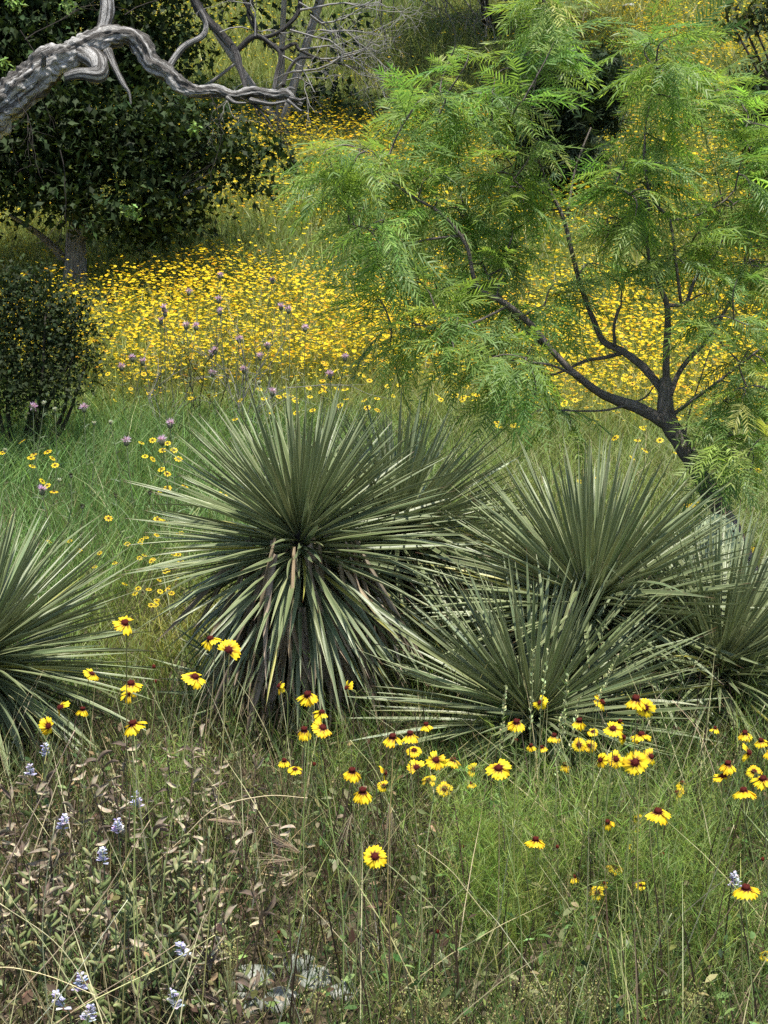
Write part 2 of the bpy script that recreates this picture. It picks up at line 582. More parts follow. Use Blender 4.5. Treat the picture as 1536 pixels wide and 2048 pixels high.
YL = [yucca_leaf('leaf', M_YUCCA, d, tw, c, sideways=s) for d, tw, c, s in
      ((.0, .0, .7, 0), (.03, .3, .8, .1), (.06, -.3, .6, -.1), (.10, .25, .8, .12), (.16, -.35, .7, -.12), (.22, .5, .6, .1), (-.03, .1, .8, -.05), (.34, .4, .6, .12), (.46, -.4, .7, -.12), (.12, .9, .7, .5), (.3, -.7, .6, -.6))]
YLD, YL = [q[0] for q in YL], [q[1] for q in YL]
YDL = [yucca_leaf('dead_leaf', M_YDEAD, d, tw, c, 6, s) for d, tw, c, s in
       ((.05, 1.2, 1.5, .3), (-.08, -1.6, 1.8, -.35), (.15, 2.2, 1.4, .2), (.0, -.8, 2, -.5))]
YDL = [q[1] for q in YDL]


def rosette(root, base, c, n, L, wid, emin, axis=(0, 0, 1), emax=88, name='leaf', stretch=.16, yellow=.05, sag=0.):
    """n sword leaves from the crown point c, world coordinates; parts of root"""
    ax = unit(np.array(axis, float))
    e1 = unit(np.cross(ax, [0, 1, .01]))
    e2 = np.cross(ax, e1)
    s0, s1 = math.sin(R_(emin)), math.sin(R_(emax))
    ph0 = rng.uniform(0, 6.28)
    extra = Acc(); euv = []
    for i in range(n):
        t = (i + .5) / n
        s = s1 + (s0 - s1) * t
        e = math.asin(max(-1, min(1, s))) + rng.normal(0, .07)
        ph = ph0 + i * 2.39996 + rng.normal(0, .12)
        hor = e1 * math.cos(ph) + e2 * math.sin(ph)
        d = hor * math.cos(e) + ax * math.sin(e)
        o = np.array(c) - ax * stretch * t + hor * .035
        ll = L * (.90 + .18 * min(1, t / .25)) * rng.uniform(.8, 1.07) * (rng.uniform(.5, .9) if rng.random() < .05 else 1)
        if sag and s < .2: d = unit(d - np.array([0, 0, sag * (.2 - s)]))
        up = ax * math.cos(e) - hor * math.sin(e)
        X = unit(np.cross(d, up)); Z = np.cross(X, d)
        rr = rng.normal(0, .35)
        X, Z = X * math.cos(rr) + Z * math.sin(rr), Z * math.cos(rr) - X * math.sin(rr)
        if s > .55: v = rng.choice([0, 0, 1, 2, 6])
        elif s > 0: v = rng.choice([0, 1, 2, 3, 3])
        else: v = rng.choice([3, 4, 5, 7, 8])
        if rng.random() < .07: v = rng.choice([9, 10])
        w = wid * rng.uniform(.75, 1.2)
        M4 = mtx(o - base, X, d, Z, w * .5, ll, ll)
        if n > 300 and (i * 300) // n == ((i - 1) * 300) // n:            # past 300 leaves: the rest are one part
            V_, U_, T_ = YLD[v]
            m4 = np.array(M4)
            extra.add(V_ @ m4[:3, :3].T + m4[:3, 3], T_, np.ones(3)); euv.append(U_)
            continue
        ob = link(name, YL[v], root, M4)
        k = math.exp(rng.normal(0, .15))
        if rng.random() < yellow and t > .3: ob.color = (2.3 * k, 1.75 * k, .75 * k, 1)
        elif t > .75 and rng.random() < .25: ob.color = (1.35 * k, 1.1 * k, .8 * k, 1)
        else: ob.color = (k * rng.uniform(.9, 1.12), k, k * rng.uniform(.85, 1.15), 1)



    if euv:
        me = make_mesh('leaves', np.concatenate(extra.V), np.concatenate(extra.T), M_YUCCA, smooth=True, uv=np.concatenate(euv))
        o_ = link('leaves', me, root); o_['kind'] = 'stuff'


def dead_skirt(root, base, c, n, L, lo=-89, hi=-54, front=None):
    for i in range(n):
        ph = rng.uniform(0, 6.283) if front is None else rng.uniform(*front)
        e = R_(rng.uniform(lo, hi))
        hor = np.array([math.cos(ph), math.sin(ph), 0])
        d = hor * math.cos(e) + np.array([0, 0, 1]) * math.sin(e)
        drop = rng.uniform(.03, max(.06, (c[2] - base[2]) * .55))
        o = np.array(c) - [0, 0, drop] + hor * (.04 + .18 * rng.random())
        ll = min(L * rng.uniform(.6, 1.05), (o[2] - base[2] + .01) / max(.2, -d[2]))
        X = unit(np.cross(d, hor + .3 * rng.normal(0, 1, 3))); Z = np.cross(X, d)
        ob = link('dead_leaf', YDL[rng.integers(4)], root, mtx(o - base, X, d, Z, .011 * rng.uniform(.7, 1.3), ll, ll))
        k = math.exp(rng.normal(0, .3))
        ob.color = (k, k * rng.uniform(.92, 1.0), k * rng.uniform(.85, 1.05), 1)


def yucca(label, cpx, cpy, Y, n, L, wid, emin, axis=(0, 0, 1), skirt=0, yellow=.05, group='yuccas between the weeds and the meadow', trunk=.05, sag=0., stretch=.16, front=None):
    c = at(cpx, cpy, Y)
    base = np.array([c[0] - axis[0] * .15, c[1], float(gz(c[0], c[1])) - .03])
    root = tag(empty('yucca', base), label, 'yucca', group)
    a = Acc()
    pts = [(*(base * 1.0), trunk * 1.2), (*((base + c) / 2 + [.01, 0, 0]), trunk), (*c, trunk * .7)]
    Q = limb(a, pts, 6, 10, .25, 20, cpx)
    link('trunk', a.mesh('trunk', M_DARKTWIG, True, base), root)
    rosette(root, base, c, n, L, wid, emin, axis, yellow=yellow, sag=sag, stretch=stretch)
    if skirt: dead_skirt(root, base, c, skirt, L, front=front)
    return root


yucca('tall round yucca with shaggy skirt of grey dead leaves under its green head', 598, 1040, 5.25, 760, .585, .0175, -84, (-.03, -.10, 1), 250, .15, trunk=.06, sag=.0, stretch=.26)
yucca('yucca whose head leans out behind the tall shaggy skirted yucca', 800, 1035, 5.75, 540, .57, .018, -60, (.2, .05, 1), 20, .04)
yucca('wide spiky yucca rising behind the low yucca and in front of the prickly pear', 1180, 1180, 5.35, 780, .66, .017, -55, (.04, -.03, 1), 20, .05)
yucca('low yucca fanning out from the ground behind the yellow flower cluster', 1068, 1412, 4.85, 480, .59, .0165, -16, (-.02, -.08, 1), 0, .04, trunk=.04, stretch=.08)
yucca('yucca of long grey green swords arching beside the pale prickly pear pads', 1440, 1310, 5.25, 700, .61, .017, -42, (.06, -.08, 1), 10, .04)
yucca('yucca with dense pale striped fan standing apart next to the blue green grass', -50, 1285, 4.95, 640, .60, .016, -45, (.05, -.02, 1), 20, .04)
yucca('small low yucca head half hidden at the foot of the shaggy skirted yucca', 545, 1375, 5.35, 100, .46, .022, -15, (-.35, -.1, 1), 0, .08, trunk=.03, stretch=.06)

# ------------------------------------------------------------------ prickly pear
def pad_mesh():
    """an oval cactus pad standing along +Z, unit height"""
    V, T = [], []
    nu, nv = 16, 8
    for j in range(nv + 1):
        f = j / nv
        for i in range(nu):
            a = 2 * math.pi * i / nu
            k = math.sin(math.pi * min(.5, f * .5 + .0)) if False else math.cos(f * math.pi / 2)
            th = .075 * math.sin(f * math.pi / 2)
            # front shell from the rim (f=0) to the middle (f=1)
            V.append((.36 * k * math.cos(a) * (1 - .12 * math.sin(a)), -th, .5 + .5 * k * math.sin(a)))
    for j in range(nv + 1):
        f = j / nv
        for i in range(nu):
            x, y, z = V[j * nu + i]
            V.append((x, -y, z))
    m = (nv + 1) * nu
    for j in range(nv):
        for i in range(nu):
            a, b = j * nu + i, j * nu + (i + 1) % nu
            T.append((a, b, b + nu, a + nu))
            T.append((m + a, m + a + nu, m + b + nu, m + b))
    return V, T


def pad_material():
    m, n, l, p, out = nt('prickly_pear_skin')
    tc = n.new('ShaderNodeTexCoord')
    no = n.new('ShaderNodeTexNoise'); no.inputs['Scale'].default_value = 6; no.inputs['Detail'].default_value = 6
    l.new(tc.outputs['Object'], no.inputs['Vector'])
    r = n.new('ShaderNodeValToRGB')
    r.color_ramp.elements[0].color = (.24, .31, .16, 1); r.color_ramp.elements[0].position = .35
    r.color_ramp.elements[1].color = (.42, .47, .28, 1); r.color_ramp.elements[1].position = .62
    l.new(no.outputs[0], r.inputs[0]); l.new(r.outputs[0], p.inputs['Base Color'])
    p.inputs['Roughness'].default_value = .6
    b = n.new('ShaderNodeBump'); b.inputs['Strength'].default_value = .3; b.inputs['Distance'].default_value = .01
    l.new(no.outputs[0], b.inputs['Height']); l.new(b.outputs[0], p.inputs['Normal'])
    return m


M_PAD = pad_material()
pv, pt = pad_mesh()
PAD = make_mesh('pad', pv, pt, M_PAD, smooth=True)


def areoles():
    a = Acc()
    for zi in range(8):
        z = .14 + zi * .105
        half = .36 * math.sqrt(max(0, 1 - ((z - .5) / .5) ** 2))
        for xi in range(-3, 4):
            x = xi * .1 + (.05 if zi % 2 else 0)
            if abs(x) > half - .03: continue
            for s in (-1, 1):
                y = s * (.075 * math.sqrt(max(.02, 1 - (x / .36) ** 2 - ((z - .5) / .5) ** 2)) + .004)
                k = 5
                d = unit(np.column_stack([rng.normal(0, .5, k), np.full(k, s * 1.), rng.normal(0, .5, k)]))
                a.add(*ribbons(np.tile([x, y, z], (k, 1)), d, rng.uniform(.03, .1, k), .006, np.zeros((k, 3)), 1, np.array([.30, .24, .15])))
                V, T = tube(np.array([[x, y - s * .01, z], [x, y + s * .012, z]]), np.array([.014, .008]), 5)
                a.add(V, T, np.array([.035, .02, .012]))
    return a.mesh('spine_cluster', M_DRY)


SPINES = areoles()
pb = at(1500, 1330, 6.0)
pb[2] = gz(pb[0], pb[1]) - .02
pear = tag(empty('prickly_pear', pb), 'pale green prickly pear cactus with dark spine spots at the mesquite foot', 'cactus')
for px, py, Y, h, rz, rx in ((1436, 1112, 5.92, .36, .15, -.1), (1515, 1210, 5.95, .32, -.35, .3), (1480, 1240, 6.05, .34, .4, .1), (1560, 1180, 6.1, .33, .2, -.2),
                             (1420, 1255, 6.0, .3, -.3, -.3), (1540, 1300, 5.95, .34, .1, .1), (1465, 1335, 6.0, .32, -.1, 0)):
    c = at(px, py, Y)
    Mx = Matrix.Translation(Vector(c - pb)) @ Matrix.Rotation(rz, 4, 'Z') @ Matrix.Rotation(rx, 4, 'Y') @ Matrix.Rotation(-.12, 4, 'X') @ Matrix.Scale(h, 4) @ Matrix.Translation((0, 0, -.5))
    pd = link('pad', PAD, pear, Mx)
    link('spine_cluster', SPINES, pd)

# ------------------------------------------------------------------ mesquite
MY = 6.4
MS = MY / F


def mp(px, py, w, dy=0.):
    p = at(px, py, MY + dy)
    return (*p, w * MS * (.43 if w > 24 else .37))


mb_ = np.array(mp(1535, 1250, 50)[:3])
mb_[2] = gz(mb_[0], mb_[1]) - .05
mesq = tag(empty('mesquite_tree', mb_), 'airy mesquite with feathery bright green leaves and leaning dark trunk', 'tree')
a = Acc()
Q = limb(a, [(mb_[0], mb_[1], mb_[2], .07), mp(1500, 1150, 48), mp(1452, 1040, 44), mp(1402, 952, 44), mp(1362, 885, 44), mp(1335, 838, 42), mp(1330, 790, 34), mp(1332, 755, 27)], 8, 12, .2, 14, 3., 1)
link('trunk', a.mesh('trunk', M_MESQBARK, True, mb_), mesq)
skel = [Q]
branches = [
    [mp(1340, 850, 34), mp(1290, 822, 30), mp(1240, 803, 25), mp(1200, 786, 22, -.05), mp(1150, 748, 20, -.1), mp(1105, 702, 18, -.12), mp(1060, 648, 17, -.15), mp(1010, 607, 16, -.2), mp(962, 582, 15, -.22), mp(946, 550, 12, -.25), mp(932, 490, 11, -.25), mp(885, 430, 9, -.3), mp(820, 390, 7, -.35), mp(760, 345, 5, -.4)],
    [mp(1333, 790, 26), mp(1310, 762, 24, .03), mp(1285, 732, 23, .05), mp(1245, 703, 21, .08), mp(1208, 684, 18, .1), mp(1190, 648, 16, .1), mp(1166, 585, 14, .12), mp(1150, 530, 13, .14), mp(1128, 440, 12, .15), mp(1104, 388, 10, .15), mp(1088, 350, 8, .15), mp(1066, 280, 6, .1), mp(1065, 200, 5, .1), mp(1080, 120, 4, .1), mp(1090, 30, 3, .1), mp(1085, -40, 2, .1)],
    [mp(1333, 770, 22), mp(1332, 710, 20, -.03), mp(1335, 650, 18, -.06), mp(1334, 610, 16, -.08), mp(1318, 570, 13, -.1), mp(1300, 520, 11, -.1), mp(1290, 450, 9, -.12), mp(1296, 370, 7, -.15), mp(1290, 265, 5, -.15), mp(1310, 160, 4, -.15)],
    [mp(1340, 790, 18), mp(1358, 745, 15, .03), mp(1385, 710, 14, .05), mp(1412, 683, 12, .08), mp(1445, 630, 10, .1), mp(1480, 560, 8, .12), mp(1500, 460, 6, .15), mp(1510, 350, 4, .2)],
    [mp(1334, 612, 12, -.08), mp(1370, 606, 11, -.05), mp(1385, 570, 10, 0), mp(1402, 538, 9, .02), mp(1432, 508, 7, .05), mp(1460, 440, 5, .1)],
    [mp(1362, 606, 9, -.05), mp(1350, 510, 8, -.1), mp(1338, 440, 8, -.12), mp(1306, 400, 7, -.15), mp(1288, 330, 5, -.2), mp(1290, 270, 4, -.2)],
    [mp(1338, 442, 7, -.12), mp(1390, 432, 6, -.1), mp(1440, 408, 5, -.1), mp(1470, 380, 3.5, -.1)],
    [mp(1135, 436, 8, .15), mp(1146, 360, 7, .17), mp(1160, 310, 6, .18), mp(1182, 255, 4, .2)],
    [mp(1245, 706, 12, .08), mp(1205, 716, 11, .1), mp(1170, 722, 10, .12), mp(1120, 745, 7, .15), mp(1060, 760, 4, .2)],
    [mp(1230, 692, 10, .08), mp(1228, 655, 9, .05), mp(1234, 628, 9, .03), mp(1242, 612, 7, .03)],
    [mp(1092, 694, 12, -.12), mp(1050, 660, 11, -.06), mp(1008, 605, 9, -.02), mp(985, 570, 7, 0), mp(955, 500, 6, .05), mp(920, 380, 5, .1), mp(915, 280, 4, .12), mp(880, 180, 3, .15)],
    [mp(1262, 808, 8, 0), mp(1215, 820, 6, -.05), mp(1160, 822, 5, -.1), mp(1100, 820, 3.5, -.12)],
    [mp(1238, 802, 8, 0), mp(1260, 805, 6, .05), mp(1290, 795, 5, .1), mp(1310, 770, 3, .15)],
    [mp(1345, 830, 12), mp(1400, 790, 9, -.1), mp(1460, 745, 7, -.15), mp(1530, 690, 5, -.2)],
    [mp(1395, 945, 9), mp(1430, 915, 7, -.08), mp(1480, 880, 5, -.12), mp(1530, 850, 3, -.15)],
    [mp(1370, 900, 7), mp(1375, 840, 5, .1), mp(1400, 760, 4, .15), mp(1420, 700, 3, .2)],
    [mp(1015, 612, 8, -.2), mp(960, 640, 6, -.3), mp(900, 660, 5, -.35), mp(840, 650, 3, -.4)],
    [mp(1160, 756, 8, -.1), mp(1100, 730, 6, -.2), mp(1020, 720, 5, -.25), mp(950, 700, 3, -.3)],
    [mp(930, 470, 8, -.25), mp(850, 480, 6, -.3), mp(780, 500, 4, -.35), mp(720, 480, 3, -.4)],
    [mp(1105, 392, 7, .15), mp(1060, 370, 6, .1), mp(1010, 310, 5, .05), mp(985, 240, 4, 0), mp(990, 150, 3, 0)],
]
for k, b in enumerate(branches):
    a = Acc()
    Q = limb(a, b, 6, 8, .16, 18, k * 3.1, 1)
    link('branch', a.mesh('branch', M_MESQBARK, True, mb_), mesq)
    skel.append(Q)
nodes = np.concatenate([q[::2, :3] for q in skel[1:]] + [skel[0][-6:, :3]])


def mesquite_leaf(seed):
    """a bipinnate leaf: two pinnae of paired narrow leaflets, along +Y, sagging to -Z, 0.2 m long"""
    r = np.random.default_rng(seed)
    B, D, L, U = [], [], [], []
    rach = []
    for s in (-1, 1):
        ang = s * r.uniform(.22, .5)
        ln = r.uniform(.16, .225)
        n = r.integers(9, 13)
        pts = []
        for i in range(n + 1):
            t = (i + 1) / (n + 1)
            y = .035 + ln * t * math.cos(ang * (1 - .4 * t))
            x = ln * t * math.sin(ang * (1 - .4 * t))
            z = -.35 * ln * t * t * r.uniform(.9, 1.1)
            pts.append((x, y, z))
            for q in (-1, 1):
                fa = ang + q * (1.05 - .45 * t) * r.uniform(.9, 1.1)
                B.append((x, y, z)); D.append((math.sin(fa), math.cos(fa), -.15 + r.normal(0, .16)))
                L.append((.066 - .026 * abs(t - .35) * 1.2) * r.uniform(.85, 1.1))
        rach.append([(0, 0, 0), (x * .02, .035, 0)] + pts)
    B, D, L = np.array(B), unit(np.array(D)), np.array(L)
    side = np.cross(D, np.array([0, 0, 1.]) + r.normal(0, .35, D.shape))
    V, T, C = ribbons(B, D, L, .0074, np.column_stack([np.zeros(len(B)), np.zeros(len(B)), -r.uniform(.05, .3, len(B))]), 2, np.array([1., 1, 1]), side=side, pw=.45)
    ac = Acc(); ac.add(V, T, C)
    for p in rach:
        p = np.array(p)
        V, T = tube(p, np.linspace(.0016, .0007, len(p)), 3, close=False)
        ac.add(V, T, np.array([.9, .85, .8]))
    return np.concatenate(ac.V), np.concatenate(ac.T), np.concatenate(ac.C)


ML = [mesquite_leaf(s) for s in range(6)]


def pick3(q):
    return np.array([.265, .365, .095] if q < .55 else [.195, .31, .10] if q < .95 else [.36, .38, .11])


# foliage masses seen in the crown: centre, half width, half height (photo px), twigs, depth offset, brightness
clusters = [
    (1085, -10, 55, 50, 9, .1), (1090, 60, 50, 55, 9, .1), (1075, 130, 50, 50, 7, .1), (1015, 190, 45, 50, 5, .0), (1040, 220, 40, 40, 4, .05), (920, 110, 45, 40, 3, .1),
    (870, 190, 55, 55, 9, .1), (900, 260, 70, 55, 10, .1), (830, 250, 35, 45, 4, .05), (690, 310, 75, 45, 9, -.4), (760, 350, 70, 55, 9, -.35),
    (660, 360, 50, 40, 5, -.35), (730, 440, 65, 60, 9, -.35), (830, 360, 70, 60, 9, -.2), (800, 520, 75, 60, 10, -.3), (900, 440, 60, 70, 9, -.1),
    (860, 600, 75, 60, 10, -.3), (800, 640, 45, 50, 5, -.4), (930, 660, 70, 55, 9, -.3), (940, 560, 50, 50, 6, .1), (1010, 330, 65, 70, 10, .0),
    (1040, 420, 55, 60, 8, .05), (1000, 500, 60, 55, 7, .05), (1050, 520, 40, 50, 4, .1), (1070, 310, 35, 45, 3, .15), (1110, 590, 50, 55, 6, -.1),
    (1040, 720, 70, 50, 8, -.25), (1090, 690, 40, 40, 3, -.2), (1220, 470, 50, 50, 6, -.05), (1260, 390, 55, 50, 7, -.15),
    (1250, 320, 45, 40, 4, -.1), (1310, 270, 50, 50, 7, -.15), (1320, 340, 55, 50, 7, -.15), (1300, 440, 55, 55, 8, -.1), (1240, 550, 40, 50, 5, .1),
    (1320, 80, 45, 40, 6, -.15), (1320, 160, 45, 60, 7, -.15), (1350, 120, 60, 50, 6, -.1), (1330, 200, 50, 40, 5, -.1), (1420, 170, 40, 40, 3, .1),
    (1460, 180, 55, 55, 7, .1), (1500, 260, 50, 65, 8, .2), (1470, 330, 60, 60, 8, .15), (1520, 400, 45, 60, 6, .15), (1440, 430, 55, 55, 7, .0),
    (1400, 500, 60, 55, 7, .0), (1480, 520, 55, 55, 7, .1), (1340, 530, 35, 40, 3, -.1), (1440, 620, 55, 50, 6, .1), (1500, 680, 50, 60, 7, -.2),
    (1490, 770, 50, 55, 6, -.2), (1450, 780, 35, 40, 3, -.15), (1465, 900, 60, 45, 7, -.15), (1510, 860, 35, 45, 3, -.15),
    (1430, 960, 45, 35, 3, -.1), (1060, 830, 60, 22, 4, -.12), (1120, 850, 50, 25, 3, -.12), (980, 800, 30, 20, 1, -.2), 
    (1560, 560, 60, 90, 8, .1), (1580, 300, 60, 90, 8, .2), (1570, 760, 50, 80, 6, -.2), 
    (770, 580, 45, 60, 5, -.3), (690, 400, 40, 40, 4, -.4), (960, 230, 45, 40, 4, .05), (1500, 940, 40, 40, 4, -.15), (1450, 850, 40, 40, 4, -.1), (1530, 790, 40, 50, 5, -.2), (870, 690, 60, 40, 6, -.35), (960, 740, 50, 30, 5, -.3), (790, 700, 40, 35, 3, -.4), (1010, 640, 50, 40, 5, -.2),
]
order = []
for (cx, cy, rx, ry, n, dz) in clusters:
    for _ in range(max(1, int(n * .72))):
        while True:
            q = rng.uniform(-1, 1, 2)
            if q @ q < 1: break
        order.append((at(cx + q[0] * rx * .72, cy + q[1] * ry * .72, MY + dz + rng.normal(0, .22))))
order = np.array(order)
order = order[np.argsort([np.min(np.linalg.norm(nodes - p, axis=1)) for p in order])]
tw = Acc()
LO, LD, LC = [], [], []
for p in order:
    dd = np.linalg.norm(nodes - p, axis=1) + .6 * np.clip(nodes[:, 2] - p[2] - .05, 0, 9)
    s = nodes[np.argmin(dd)]
    v = p - s
    ln = np.linalg.norm(v)
    if ln < .04: continue
    mid = (s + p) / 2 + [rng.normal(0, .1) * ln, rng.normal(0, .1) * ln, .12 * ln]
    Q = catmull([(*s, .0042), (*mid, .0032), (*p, .0016)], 5)
    V, T = tube(Q[:, :3], Q[:, 3], 4, close=False)
    tw.add(V, T, tube_cols(Q[:, :3], 4, len(V)))
    nodes = np.vstack([nodes, Q[3:, :3]])
    td = unit(Q[-1, :3] - Q[-4, :3])
    nl = rng.integers(3, 6)
    for k in range(nl):
        t = 1 - k / nl * min(1, .3 / max(ln, .1))
        i = int(t * (len(Q) - 1))
        a_ = rng.uniform(0, 6.283)
        d = td * .6 + np.array([math.cos(a_), math.sin(a_), 0]) * .9 + [0, 0, rng.uniform(-.55, .35)]
        LO.append(Q[i, :3]); LD.append(d)
        LC.append(pick3(rng.random()))
LO, LD = np.array(LO), unit(np.array(LD))
LC = jit(np.array(LC), len(LO), .2, .07)
X, Y, Z = frame(LD, np.tile([0, 0, 1.], (len(LO), 1)) + rng.normal(0, .35, (len(LO), 3)))
sc = rng.uniform(.8, 1.15, len(LO))
crown = Acc()
n_part = 280
vis = np.argsort(LO[:, 1])[:n_part * 2][::2]           # the leaves on the near side of the crown
isp = np.zeros(len(LO), bool); isp[vis] = True
var = rng.integers(0, 6, len(LO))
for v in range(6):
    m_ = (var == v) & ~isp
    crown.add(*stamp(*ML[v], LO[m_], X[m_], Y[m_], Z[m_], sc[m_], LC[m_]))
cr = link('crown', crown.mesh('crown', M_MESQ, False, mb_), mesq)
cr['kind'] = 'stuff'
link('twigs', tw.mesh('twigs', M_MESQBARK, False, mb_), mesq)['kind'] = 'stuff'
shades = [np.array(c) for c in ((.28, .375, .095), (.20, .31, .10), (.24, .35, .095))]
MLM = [[make_mesh('leaf', tv, tt, M_MESQ, tc * s) for s in shades] for tv, tt, tc in ML]
for i in np.where(isp)[0]:
    link('leaf', MLM[var[i]][rng.integers(3)], cr, mtx(LO[i] - mb_, X[i], Y[i], Z[i], sc[i], sc[i], sc[i]))
print('mesquite leaves', len(LO))

# ------------------------------------------------------------------ oaks, junipers
OAKV = np.array([(0, 0, 0), (-.16, .22, .03), (-.10, .40, .02), (-.30, .58, .07), (-.13, .72, .02), (0, 1, -.06), (.13, .70, .02), (.28, .55, .06), (.10, .38, .02), (.17, .2, .03), (0, .45, -.03)])
OAKT = np.array([(10, i, i + 1) for i in range(9)] + [(10, 9, 0)])
OAKC = np.ones((len(OAKV), 3))
SPRAYV, SPRAYT = [], []
for k in range(5):                                      # a flat juniper spray
    an = (k - 2) * .42
    d = np.array([math.sin(an), math.cos(an), .08 * ((k % 2) * 2 - 1)])
    s_ = np.array([math.cos(an), -math.sin(an), 0]) * .09
    b = len(SPRAYV)
    o_ = np.array([0, .1 * k % .3, 0])
    SPRAYV += [o_ - s_ * .5, o_ + s_ * .5, o_ + d * (.9 - .1 * abs(k - 2)) + s_ * .4, o_ + d * (.9 - .1 * abs(k - 2)) - s_ * .4]
    SPRAYT += [(b, b + 1, b + 2), (b, b + 2, b + 3)]
SPRAYV, SPRAYT = np.array(SPRAYV), np.array(SPRAYT)
SPRAYC = np.ones((len(SPRAYV), 3))


def leaf_cloud(acc, blobs, per_m3, leaf, size, col, clump=.32, share=14, s=.28, up=.5):
    """leaves gathered in small clumps spread through ellipsoids (centre, radii)"""
    tv, tt, tc = leaf
    cents = []
    for c, r in blobs:
        c, r = np.array(c, float), np.array(r, float)
        vol = 4.19 * r.prod()
        n = max(6, int(vol * per_m3 / share))
        q = unit(rng.normal(0, 1, (n, 3))) * (rng.random((n, 1)) ** .42)
        q *= 1 + .12 * rng.normal(0, 1, (n, 1))
        cc = c + q * r
        k = rng.integers(share // 2, share * 3 // 2, n)
        for cl, kk in zip(cc, k):
            cents.append(cl + rng.normal(0, clump * .5, (kk, 3)) * [1, 1, .7])
    O = np.concatenate(cents)
    D = unit(rng.normal(0, 1, (len(O), 3)) + [0, 0, -.15])
    upv = rng.normal(0, up, (len(O), 3)) + [0, 0, 1]
    X, Y, Z = frame(D, upv)
    acc.add(*stamp(tv, tt, tc, O, X, Y, Z, size * rng.uniform(.65, 1.25, len(O)), jit(col, len(O), s, .07)))
    return len(O)


LOBEV = np.array([(0, 0, 0), (-.27, .42, .05), (-.06, .6, .0), (0, 1, -.05), (.08, .62, .0), (.27, .5, .05)])
LOBET = np.array([(0, 1, 2), (2, 3, 4), (0, 4, 5), (0, 2, 4)])
LOBE = (LOBEV, LOBET, np.ones((6, 3)))
OAK = (OAKV, OAKT, OAKC)
SPRAY = (SPRAYV, SPRAYT, SPRAYC)


def grow(acc, s, d, ln, r, depth, sides=4, kids=3, curl=.25, droop=0., split=.5, col=None):
    """a forking bare twig"""
    n = 6
    P = [np.array(s, float)]
    d = unit(np.array(d, float))
    for i in range(n - 1):
        d = unit(d + rng.normal(0, curl, 3) * .5 + [0, 0, -droop * .2])
        P.append(P[-1] + d * ln / (n - 1))
    P = np.array(P)
    rad = np.linspace(r, r * .45, n)
    V, T = tube(P, rad, sides, close=False)
    acc.add(V, T, tube_cols(P, sides, len(V)))
    if depth <= 0: return
    for k in range(kids):
        i = rng.integers(2, n)
        dd = unit(unit(P[i] - P[i - 1]) + rng.normal(0, split, 3))
        grow(acc, P[i], dd, ln * rng.uniform(.5, .8), r * .55, depth - 1, max(3, sides - 1), kids, curl, droop, split)


def px_blob(px, py, Y, rx, ry, rz=None):
    k = Y / F
    return at(px, py, Y), (rx * k, (rz if rz else (rx + ry) / 2 * k), ry * k)


# oak in deep leaf, pale trunk standing in the meadow
ob = at(150, 560, 14.6); ob[2] = gz(ob[0], ob[1]) - .05
oak = tag(empty('oak_tree', ob), 'dense dark leaved oak with pale trunk shading the meadow grass', 'tree')
k_ = 14.6 / F
a = Acc()
top = at(170, 330, 14.6)
limb(a, [(*ob, .135), (*at(152, 500, 14.6), .105), (*at(160, 430, 14.6), .095), (*top, .08)], 8, 14, .18, 8, 9.)
link('trunk', a.mesh('trunk', M_OAKBARK, True, ob), oak)
for q in ([(150, 480, 0, .07), (230, 430, -.2, .05), (330, 400, -.5, .03), (420, 370, -.6, .015)], [(160, 430, 0, .08), (60, 350, -.3, .05), (-60, 280, -.5, .03)],
          [(165, 380, 0, .08), (270, 260, .2, .05), (400, 180, .3, .025), (480, 120, .3, .012)], [(170, 340, 0, .09), (150, 150, .2, .06), (100, -60, .3, .03)],
          [(130, 520, 0, .05), (80, 470, -.2, .03), (20, 430, -.4, .02)]):
    a = Acc()
    limb(a, [(*at(x, y, 14.6 + dz), r) for x, y, dz, r in q], 6, 8, .15, 8, q[0][0])
    link('branch', a.mesh('branch', M_OAKBARK, True, ob), oak)
a = Acc()
bl = [px_blob(*b) for b in ((60, 360, 14.2, 120, 80), (215, 415, 14.0, 150, 52), (310, 400, 14.0, 110, 80), (120, 260, 14.3, 190, 110), (330, 280, 14.2, 150, 110), (440, 300, 14.3, 75, 50),
                            (460, 350, 14.4, 50, 22), (530, 300, 14.4, 55, 30), (100, 110, 14.6, 200, 120), (280, 90, 14.8, 130, 100), (-120, 300, 14.4, 160, 170), (-130, 60, 14.6, 180, 180), (100, -120, 14.8, 260, 130),
                            (330, 460, 14.2, 80, 22), (270, 462, 14.0, 50, 22), (360, -110, 15, 200, 90), (420, 230, 14.6, 60, 40), (560, 310, 14.4, 26, 18), (500, 370, 14.4, 24, 14), (290, 480, 14, 26, 14), (380, 440, 14.1, 30, 20))]
n = leaf_cloud(a, bl, 3300, LOBE, .105, (.028, .046, .015), .26)
print('oak leaves', n)
c_ = link('crown', a.mesh('crown', M_LEAF, False, ob), oak); c_['kind'] = 'stuff'

# old limb of an oak whose trunk stands beside the view
LY = 10.2
lk = LY / F


def lp(px, py, w, dy=0.):
    return (*at(px, py, LY + dy), w * lk * (.40 if w > 40 else .37))


